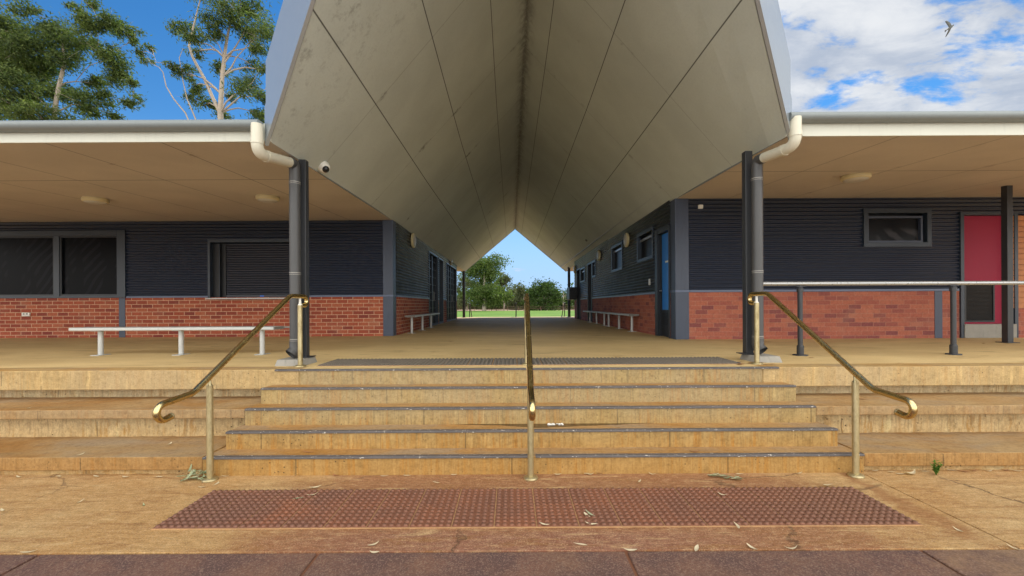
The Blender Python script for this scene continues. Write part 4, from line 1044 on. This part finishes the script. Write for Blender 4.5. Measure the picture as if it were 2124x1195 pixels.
for x, y in ((1815,978),(1868,984),(1975,977),(1998,978),(2018,977),(2050,978),(2085,976),(2110,978),(1920,980),(1850,981)):
    leaf(x, y, 0.0, 'dry leaf along the base of the right seating slab', G4, 0.08, random.choice(['dry','dry','dry_red']), random.uniform(-0.4, 0.4))
leaf(1884, 983, 0, 'big pale curled leaf at the base of the right slab left of the weed', None, 0.13, 'dry', 0.2, 0.05, 0.03)
G4b = 'leaves along the base of the left seating slab'
for x, y in ((200,990),(262,990),(330,991),(120,990),(40,991)):
    leaf(x, y, 0.0, 'dry leaf along the base of the left seating slab', G4b, 0.07, 'dry', random.uniform(-0.4, 0.4))
G5 = 'leaves on the left seating slabs'
for x, y, z in ((262,901,0.168),(166,944,0.168),(350,922,0.168),(128,822,0.478),(60,868-20,0.478)):
    leaf(x, y, z, 'pale leaf on the left seating slabs', G5, 0.08)
G6 = 'leaves on the right seating slabs'
for x, y, z in ((1680,809,0.478),(1700,808,0.478),(1740,810,0.478),(1800,812,0.478),(1830,811,0.478),(1915,806,0.478),(2050,806,0.478),(1790,830,0.478),(1745,893,0.168),(1760,895,0.168)):
    leaf(x, y, z, 'reddish dry leaf on the right seating slabs', G6, 0.09, 'dry_red', random.uniform(-0.3, 0.3))
G7 = 'leaf scraps on the steps'
for x, y, z in ((1058,921,.16),(1160,921,.16),(1215,922,.16),(1225,791,.64),(1245,789,.64),(1330,790,.64),(1350,792,.64),(1400,791,.64),(1440,790,.64),(1500,792,.64),(880,876,.32),(1500,830,.48),(1560,831,.48),(1690,920,.16),(1440,937,.16),(640,939,.16),(1240,873,.32)):
    leaf(x, y, z, 'dry brown leaf scrap on a step', G7, 0.10, random.choice(['dry_red','dry_red','dry']), random.uniform(-0.25, 0.25))
G8 = 'leaves by the right post pad'
for q in range(14):
    leaf(1535+random.uniform(-8, 65), 755+random.uniform(-4, 3), FL, 'orange brown leaf by the right concrete pad', G8, 0.10, 'dry_red', random.uniform(-0.5, 0.5))
G9 = 'leaves on the veranda floor'
for x, y in ((900,731),(935,709),(730,703),(850,760-12),(1280,741),(1500,746),(1683,743),(2040,713)):
    leaf(x, y, FL, 'thin leaf scrap on the veranda floor', G9, 0.10, 'dry_red', random.uniform(-0.3, 0.3))
# leaf pile by the left post and leafy sprig on the right
def sprig(px, py, n, spread, lab, mat, L, stem_dir, pile=False):
    c = onz(px, py, 0); e = empty('leaf_pile' if pile else 'leaf_sprig', c, lab, 'leaf pile' if pile else 'leafy twig'); rng = random.Random(px)
    m = MB()
    for i in range(n):
        t = i/(n-1)
        if pile: q = c + Vector((rng.uniform(-spread, spread), rng.uniform(-spread*0.6, spread*0.6), rng.uniform(0, 0.05))); ang = rng.uniform(0, 6.28)
        else: q = c + Vector((math.cos(stem_dir), math.sin(stem_dir), 0))*((t-0.5)*spread*2) + Vector((rng.uniform(-.015,.015), rng.uniform(-.02,.02), rng.uniform(0,.02))); ang = stem_dir + rng.choice([-1,1])*rng.uniform(0.2, 0.8)
        leaf_mesh(m, q, L*rng.uniform(0.7, 1.2), rng.uniform(0.018, 0.03), ang, rng.uniform(0.0, 0.02), rng.uniform(-0.1, 0.5) if pile else 0.1, rng)
    m.build('leaves', M[mat], e)
    m = MB(); d = Vector((math.cos(stem_dir), math.sin(stem_dir), 0))
    m.tube([c - d*spread*1.2 + Vector((0,0,0.01)), c + Vector((0.01,0.01,0.015)), c + d*spread*1.2 + Vector((0,0,0.01))], 0.0022, 6); m.build('stem', M['bark_dark'], e)
sprig(408, 994, 26, 0.10, 'pile of grey green leaves against the foot of the left brass handrail', 'sage', 0.10, 0.4, True)
sprig(1503, 993, 11, 0.11, 'sprig of grey green leaves fallen right of centre before the steps', 'sage', 0.085, -0.35)
c = onz(1942, 986, 0); e = empty('weed', c, 'small green weed growing at the base of the right slab', 'plant'); rng = random.Random(5); m = MB(); sm_ = MB()
for q in range(16):
    a = rng.uniform(0, 6.28); d = Vector((math.cos(a)*0.6, math.sin(a)*0.3, 1.0 + rng.random())).normalized(); Ls = rng.uniform(0.05, 0.13)
    sm_.tube([c, c + d*Ls*0.6, c + d*Ls + Vector((d.x*0.02, 0, 0))], 0.0013, 5)
    for w in range(5):
        t = 0.3 + 0.17*w; leaf_mesh(m, c + d*Ls*t, 0.035, 0.012, rng.uniform(0, 6.28), 0.004, 0.6, rng)
m.build('leaves', M['weed'], e); sm_.build('stems', M['weed'], e)

# ------------------------------------------------------------------ bird
c = at(1971, 57, 15.0)
e = empty('bird', c, 'pale bird flying with raised wings in the cloudy sky', 'bird')
bm_ = MB(); ax = Vector((0.78, 0.15, 0.55)).normalized()   # heading up to the right
side = Vector((-0.45, -0.45, 0.75)).normalized(); side = (side - ax*side.dot(ax)).normalized(); upv = ax.cross(side)
prof = [(-0.27,0.004),(-0.20,0.022),(-0.10,0.04),(0.0,0.052),(0.08,0.05),(0.13,0.034),(0.155,0.03),(0.185,0.032),(0.215,0.022),(0.235,0.008),(0.262,0.002)]
bm_.tube([c + ax*t for t, r in prof], [r for t, r in prof], 12)
body = bm_
for sgn in (1, -1):
    tip = [(0.0,0.10,-0.07),(0.11,0.11,-0.08),(0.20,0.08,-0.10),(0.27,0.02,-0.115),(0.33,-0.06,-0.12)]
    top = []; bot = []
    for (o, fr_, bk) in tip:
        base = c + side*(sgn*o) + upv*(-0.35*o)
        top += [base + ax*fr_ + upv*0.006, base + ax*bk + upv*0.003]; bot += [base + ax*fr_ - upv*0.006, base + ax*bk - upv*0.003]
    k = len(tip); fs = []
    for i in range(k-1): fs += [(2*i, 2*i+1, 2*i+3, 2*i+2), (2*k+2*i, 2*k+2*i+2, 2*k+2*i+3, 2*k+2*i+1), (2*i, 2*i+2, 2*k+2*i+2, 2*k+2*i), (2*i+1, 2*k+2*i+1, 2*k+2*i+3, 2*i+3)]
    fs.append((2*k-2, 2*k-1, 4*k-1, 4*k-2)); body.raw(top+bot, fs, True)
body.build('body', M['bird'], e)
m = MB(); m.raw([c - ax*0.20 + side*0.012, c - ax*0.20 - side*0.012, c - ax*0.36 - side*0.05, c - ax*0.37, c - ax*0.36 + side*0.05, c - ax*0.28 + upv*0.008], [(0,1,5),(1,2,5),(2,3,5),(3,4,5),(4,0,5),(0,4,3,2,1)], True); m.build('tail', M['birddark'], e); e.scale = (0.78, 0.78, 0.78)

# ------------------------------------------------------------------ trees
def grow(name, label, base, trunk, clumps, leafmat_, bark, leafL, leafW, dens, wind, seed, group=None, r0=0.28, cat='tree'):
    """trunk: list of points; clumps: (centre, rx, ry, rz). Limbs are led from the nearest wood below each clump."""
    rng = random.Random(seed); e = empty(name, base, label, cat, group)
    wood = MB(); nt_ = len(trunk)
    rs = [r0*(1-0.72*i/(nt_-1)) for i in range(nt_)]
    wood.tube(trunk, rs, 9)
    nodes = [(Vector(p), r) for p, r in zip(trunk, rs)]
    nodes = [n for i, n in enumerate(nodes) if i >= max(1, nt_//4)]
    top = Vector(trunk[-1])
    for (c, rx, ry, rz) in sorted(clumps, key=lambda q: (q[0]-Vector(trunk[-2])).length):
        tgt = c - Vector((0, 0, rz*0.3)); best = None
        for p, r in nodes:
            d = (tgt-p).length + 1.6*max(0, p.z - tgt.z + 0.3*abs(tgt.x-p.x)) + (0.25/r)*0.06
            if best is None or d < best[0]: best = (d, p, r)
        p, r = best[1], best[2]
        L = (tgt-p).length; ra = min(r*0.6, 0.014 + 0.016*L); path = [p]; rr = [ra]
        for q in (0.25, 0.5, 0.75, 1.0):
            s_ = p.lerp(tgt, q) + Vector((0, 0, 0.16*L*math.sin(math.pi*q)*(1 if tgt.z > p.z else 0.5))) + Vector((rng.uniform(-1,1), rng.uniform(-1,1), rng.uniform(-1,1)))*0.035*L
            path.append(s_); rr.append(ra*(1-0.75*q) + 0.006); nodes.append((s_, ra*(1-0.7*q)+0.006))
        wood.tube(path, rr, 6)
        for q in range(3):
            d = Vector((rng.gauss(0,1)*rx, rng.gauss(0,1)*ry, rng.gauss(0.2,0.8)*rz))*0.7
            wood.tube([path[-2], path[-1]*0.6 + (c+d)*0.4 , c + d], [rr[-1]*1.2, rr[-1]*0.8, 0.004], 5)
    wood.build('trunk', bark, e)
    lv = MB(); V = []; Fc = []
    for (c, rx, ry, rz) in clumps:
        vol = rx*rz
        ns = max(4, int(7*vol/(leafL*leafL*4)**0.5*0.6)+4)
        subs = []
        for q in range(ns):
            a = Vector((rng.gauss(0,1), rng.gauss(0,1), rng.gauss(0,1))).normalized()*(rng.random()**0.4)
            subs.append((c + Vector((a.x*rx, a.y*ry, a.z*rz))*0.82, rng.uniform(0.2, 0.42)))
        n = int(10.5*dens*vol/(leafL*leafW))
        for q in range(n):
            sc_, sr = subs[int(rng.random()*ns)]
            p = sc_ + Vector((rng.gauss(0,1)*rx*sr, rng.gauss(0,1)*ry*sr, rng.gauss(0,1)*rz*sr*0.8))
            d = (Vector(wind) + Vector((rng.gauss(0,1), rng.gauss(0,1), rng.gauss(0,1)))*0.62).normalized()
            w = d.cross(Vector((rng.gauss(0,1), rng.gauss(0,1), rng.gauss(0,1)))).normalized()
            L = leafL*rng.uniform(0.6, 1.25); w = w*(leafW*0.5*rng.uniform(0.7, 1.2)); i = len(V)
            V += [p, p + d*L*0.45 + w, p + d*L, p + d*L*0.45 - w]; Fc.append((i, i+1, i+2, i+3))
    lv.raw(V, Fc, False); lv.build('crown', leafmat_, e)
    return e

TD = 26.0; S = F/TD
def cl(lst, D, rng, dsp, grow_=1.0):
    out = []
    for (x, y, rx, ry) in lst:
        p = at(x, y, D + rng.uniform(-dsp, dsp)); q = p.y/F
        out.append((p, rx*q*grow_, (rx+ry)*0.5*q*1.1, ry*q*grow_))
    return out
A = [(52,18,28,13),(24,60,38,24),(44,92,44,32),(100,55,26,14),(128,82,46,36),(170,40,22,26),(150,10,12,8),(185,8,14,12),(200,55,24,12),(225,38,17,17),(257,58,27,18),(277,82,10,14),(173,88,20,15),(225,118,26,32),(243,158,24,20),(272,172,12,9),(273,205,16,15),(190,168,20,16),(210,190,12,14),(48,125,50,30),(85,150,28,24),(24,165,30,28),(120,190,46,20),(190,216,46,22),(36,215,45,28),(80,235,58,16),(232,236,16,12),(-40,70,50,40),(-50,150,55,50),(-30,220,60,40),(-90,110,60,60),(70,285,60,30),(170,280,60,30),(-30,300,60,40),(130,120,30,20),(10,110,30,30)]
B = [(373,52,29,16),(405,82,32,13),(433,42,24,18),(474,26,42,22),(522,27,34,22),(538,68,28,32),(505,55,28,22),(441,74,22,15),(534,98,16,14),(522,108,9,9),(357,137,17,10),(385,150,22,15),(402,175,15,17),(405,202,16,17),(450,137,19,15),(430,215,17,13),(460,236,20,9),(520,132,28,11),(550,144,18,17),(514,178,30,24),(545,193,18,26),(530,233,26,10),(405,108,17,10),(289,108,12,10),(310,100,13,9),(303,125,11,8),(474,200,11,11),(420,-30,50,25),(500,-40,50,30),(450,290,50,22),(560,260,40,25),(590,120,22,25),(600,190,25,30)]
rg = random.Random(3)
base = at(118, 560, TD); base.z = 0
ta = [base, at(122, 420, TD), at(118, 300, TD), at(112, 235, TD), at(122, 180, TD), at(134, 130, TD), at(130, 95, TD)]
grow('gum_tree', 'large dark gum tree with dense clumped crown behind the left roof', base, ta, cl(A, TD, rg, 1.6, 1.12), M['gum'], M['bark'], 0.23, 0.060, 3.4, (0.75, 0.1, -0.55), 21, 'gum trees behind the left roof', 0.20)
TB = 24.0
base = at(462, 560, TB); base.z = 0
tb = [base, at(460, 420, TB), at(459, 300, TB), at(457, 235, TB), at(459, 195, TB), at(461, 158, TB), at(465, 120, TB), at(470, 85, TB), at(476, 55, TB)]
tB = grow('gum_tree', 'slender gum tree with bare pale limbs and open crown by the gable', base, tb, cl(B, TB, rg, 1.2), M['gum'], M['bark'], 0.22, 0.055, 2.7, (0.65, 0.1, -0.6), 22, 'gum trees behind the left roof', 0.19)
# the long bare forked limb on its left
m = MB()
for pth, r in (([(459,240),(440,200),(425,165),(408,135),(398,115),(392,95),(400,60),(410,20),(418,-10)], 0.10), ([(412,300),(385,235),(360,205),(345,180),(338,150),(330,140),(312,130),(305,118)], 0.04), ([(418,300),(405,245),(388,205),(380,170),(372,120),(380,100)], 0.045),
               ([(466,130),(490,95),(505,70),(515,40)], 0.05), ([(461,160),(480,140),(490,120),(508,100),(530,70)], 0.05)):
    pts = [at(x, y, TB + 0.15*math.sin(i)) for i, (x, y) in enumerate(pth)]
    m.tube(pts, [r*(1-0.75*i/(len(pts)-1)) for i in range(len(pts))], 7)
m.build('limb', M['bark'], tB)
# far trees across the playing field
g3 = 'trees beyond the playing field'
def far_tree(px, ytop, D, wpx, label, lm, seed, name='tree', trunkpx=None, bark='bark', lo=0.25, dens=1.5, dead=False):
    D = D*1.88; rng = random.Random(seed); q = D/F; zt = H + (VY-ytop)*q; x = (px-VX)*q; base = Vector((x, D, -0.06)); hgt = zt + 0.06; w = wpx*q*0.5
    tr = [base, base+Vector((0.1,0,hgt*0.15)), base+Vector((-0.05,0,hgt*0.32)), base+Vector((0.15,0,hgt*0.5)), base+Vector((0.1,0,hgt*0.7))]
    cs = []
    n = 24 if not dead else 5
    for i in range(n):
        a = rng.uniform(0, 6.28); t = rng.uniform(lo, 0.98); rr = w*(1.0 - 0.55*max(0, (t-0.45)/0.55)**1.5)*rng.uniform(0.2, 0.95)
        s = w*rng.uniform(0.26, 0.46)
        cs.append((Vector((x + math.cos(a)*rr, D + math.sin(a)*rr*0.7, hgt*t - s*0.5)), s, s, s*rng.uniform(0.6, 0.95)))
    if dead: cs = [(c, a*0.4, b*0.4, d*0.4) for c, a, b, d in cs]
    return grow(name, label, base, tr, cs, lm, M[bark], 0.62, 0.26, dens if not dead else 0.4, (0.15, 0.0, -0.6), seed, g3, max(0.10, w*0.085))
far_tree(1004, 524, 64, 112, 'tall pale green gum tree in the back opening, left of centre', M['gum_pale'], 31, 'gum_tree', dens=1.9)
far_tree(1045, 562, 70, 46, 'smaller grey gum tree just right of the tall pale one', M['olive'], 33, 'gum_tree')
far_tree(968, 568, 72, 52, 'olive tree half hidden by the far left post', M['olive'], 34, lo=0.15)
far_tree(1128, 584, 66, 84, 'broad dark green tree beyond the field right of centre', M['bush'], 35, bark='bark', lo=0.2, dens=1.9)
far_tree(1168, 588, 69, 40, 'bare branched greyish tree beside the far right post', M['olive'], 36, bark='bark', dead=True)
far_tree(1172, 604, 74, 50, 'low dark bush behind the bare branched tree', M['bush'], 37, lo=0.05)
far_tree(1086, 586, 76, 62, 'mid green tree in the middle of the far tree line', M['olive'], 38, lo=0.1)
far_tree(1066, 594, 80, 58, 'low olive tree behind the centre handrail', M['olive'], 39, lo=0.05)
far_tree(1200, 596, 78, 46, 'dark tree hidden mostly by the right passage wall', M['bush'], 40, lo=0.05)
far_tree(1018, 604, 84, 60, 'low dark tree behind the tall pale gum', M['bush'], 41, lo=0.03)
far_tree(1110, 603, 84, 60, 'low dark tree behind the broad green one', M['bush'], 42, lo=0.03)
far_tree(1146, 602, 86, 60, 'low olive tree at the back right of the tree line', M['olive'], 43, lo=0.03)
far_tree(940, 600, 84, 60, 'low olive tree at the far left of the tree line', M['olive'], 44, lo=0.03)
for i, (X, D, h) in enumerate(((-30,95,9),(-45,90,10),(-62,100,11),(28,92,9),(44,96,10),(60,100,10))):
    far_tree(VX + X/D*F, VY - (h-H)*F/D, D, 9/D*F, ['wide tree far out beyond the left building','wide tree far out beyond the right building'][X>0], M['bush'], 60+i, lo=0.1, dens=1.0)
# dark scrub mass under the tree line
m = MB(); rng = random.Random(9); V = []; Fc = []
for q in range(15000):
    x = rng.uniform(-60, 64); y = rng.uniform(166, 176); z = abs(rng.gauss(0, 1))*3.8 * (0.75+0.35*math.sin(x*0.9)+0.2*math.sin(x*2.3))
    p = Vector((x, y, min(z, 9.5))); d = Vector((rng.gauss(0,1), rng.gauss(0,1), rng.gauss(0,1))).normalized()*0.85; w = d.cross(Vector((rng.gauss(0,1), rng.gauss(0,1), 1))).normalized()*0.4
    i = len(V); V += [p, p+d*0.5+w, p+d, p+d*0.5-w]; Fc.append((i,i+1,i+2,i+3))
m.raw(V, Fc, False); tag(m.build('scrub', M['bush']), 'dense low scrub filling in beneath the far tree line', 'scrub', kind='stuff')
# post and rail fence
fe = empty('fence', (0, 120, 0), 'low rusty post and rail fence along the far edge of the field', 'fence')
m = MB()
for z in (0.55, 1.0): m.tube([(-40, 120, z), (44, 120, z)], 0.05, 6)
m.build('rails', M['fence'], fe)
for i in range(29): MB().box(-40.07+3*i, -39.93+3*i, 119.93, 120.07, -0.06, 1.1).build('fence_post', M['fence'], fe)

# ------------------------------------------------------------------ light
SUN_AZ, SUN_EL = 20, 46
sun_d = bpy.data.lights.new('sun', 'SUN'); sun_d.energy = 3.6; sun_d.angle = R(0.5); sun_d.color = (1.0, 0.95, 0.87)
sun = bpy.data.objects.new('sun', sun_d); COL.objects.link(sun)
sd = Vector((math.sin(R(SUN_AZ))*math.cos(R(SUN_EL)), math.cos(R(SUN_AZ))*math.cos(R(SUN_EL)), math.sin(R(SUN_EL))))
sun.rotation_euler = sd.to_track_quat('Z', 'Y').to_euler()
w = bpy.data.worlds.new('World'); sc.world = w; w.use_nodes = True
class WT(NT):
    def __init__(s, w): s.t = w.node_tree; s.m = w
k = WT(w); t = w.node_tree; bg = t.nodes['Background']
sky = k.n('ShaderNodeTexSky', sky_type='NISHITA', sun_disc=False, sun_elevation=R(SUN_EL), sun_rotation=R(SUN_AZ), altitude=50, air_density=1.0, dust_density=0.0, ozone_density=4.0)
dirv = k.n('ShaderNodeTexCoord').outputs['Generated']
x, y, z = k.xyz(dirv)
hs = k.n('ShaderNodeHueSaturation', {'Saturation': 1.28, 'Value': 0.86, 'Color': sky.outputs[0]}).outputs[0]
hs = k.mix(k.smooth(z, 0.34, 0.0, 0, 0.92), hs, (2.5, 4.0, 6.5))
zz = k.math('ADD', k.math('MAXIMUM', z, 0.0), 0.22)
pv = k.n('ShaderNodeCombineXYZ', {0: k.math('DIVIDE', x, zz), 1: k.math('DIVIDE', y, zz), 2: 0.0}).outputs[0]
pr = k.n('ShaderNodeMapping', {'Vector': pv, 'Rotation': (0, 0, R(28)), 'Scale': (1.0, 1.45, 1)}).outputs[0]
n1 = k.noise(pr, 2.0, 9, 0.6, 0.25); n2 = k.noise(pr, 4.5, 7, 0.62, 0.3); n3 = k.noise(pr, 1.1, 4, 0.5)
dens = k.math('ADD', k.math('MULTIPLY', n1, 0.72), k.math('MULTIPLY', n2, 0.28))
right = k.smooth(x, 0.12, 0.50); behind = k.smooth(y, 0.15, -0.35)
cov = k.math('MAXIMUM', right, behind)
low = k.smooth(z, 0.30, 0.02, 0, 0.42); lowc = k.math('MULTIPLY', low, k.smooth(x, -0.45, -0.1))
cov = k.math('MAXIMUM', cov, lowc)
thr = k.math('SUBTRACT', 0.76, k.math('MULTIPLY', cov, 0.325))
mask = k.smooth(k.math('SUBTRACT', dens, thr), -0.02, 0.055)
cl_ = k.mix(k.smooth(k.math('ADD', k.math('MULTIPLY', n2, 0.6), k.math('MULTIPLY', n3, 0.5)), 0.40, 0.70), (3.0, 3.4, 4.1), (5.5, 5.6, 5.7))
cl_ = k.mix(k.smooth(y, 0.2, -0.4, 0, 1), cl_, (22.0, 21.5, 20.3))  # unseen cloud behind the camera, brightened to add fill light
fin = k.mix(k.math('MULTIPLY', mask, 0.96), hs, cl_)
t.links.new(fin, bg.inputs['Color']); bg.inputs['Strength'].default_value = 0.1
vs_ = sc.view_settings
sc.display_settings.display_device = 'sRGB'
vs_.view_transform = 'Standard'; vs_.look = 'None'; vs_.gamma = 1; vs_.exposure = 0.66; vs_.use_curve_mapping = False
# working notes kept during building are not part of the scene
for o in bpy.data.objects:
    if '_w' in o: del o['_w']
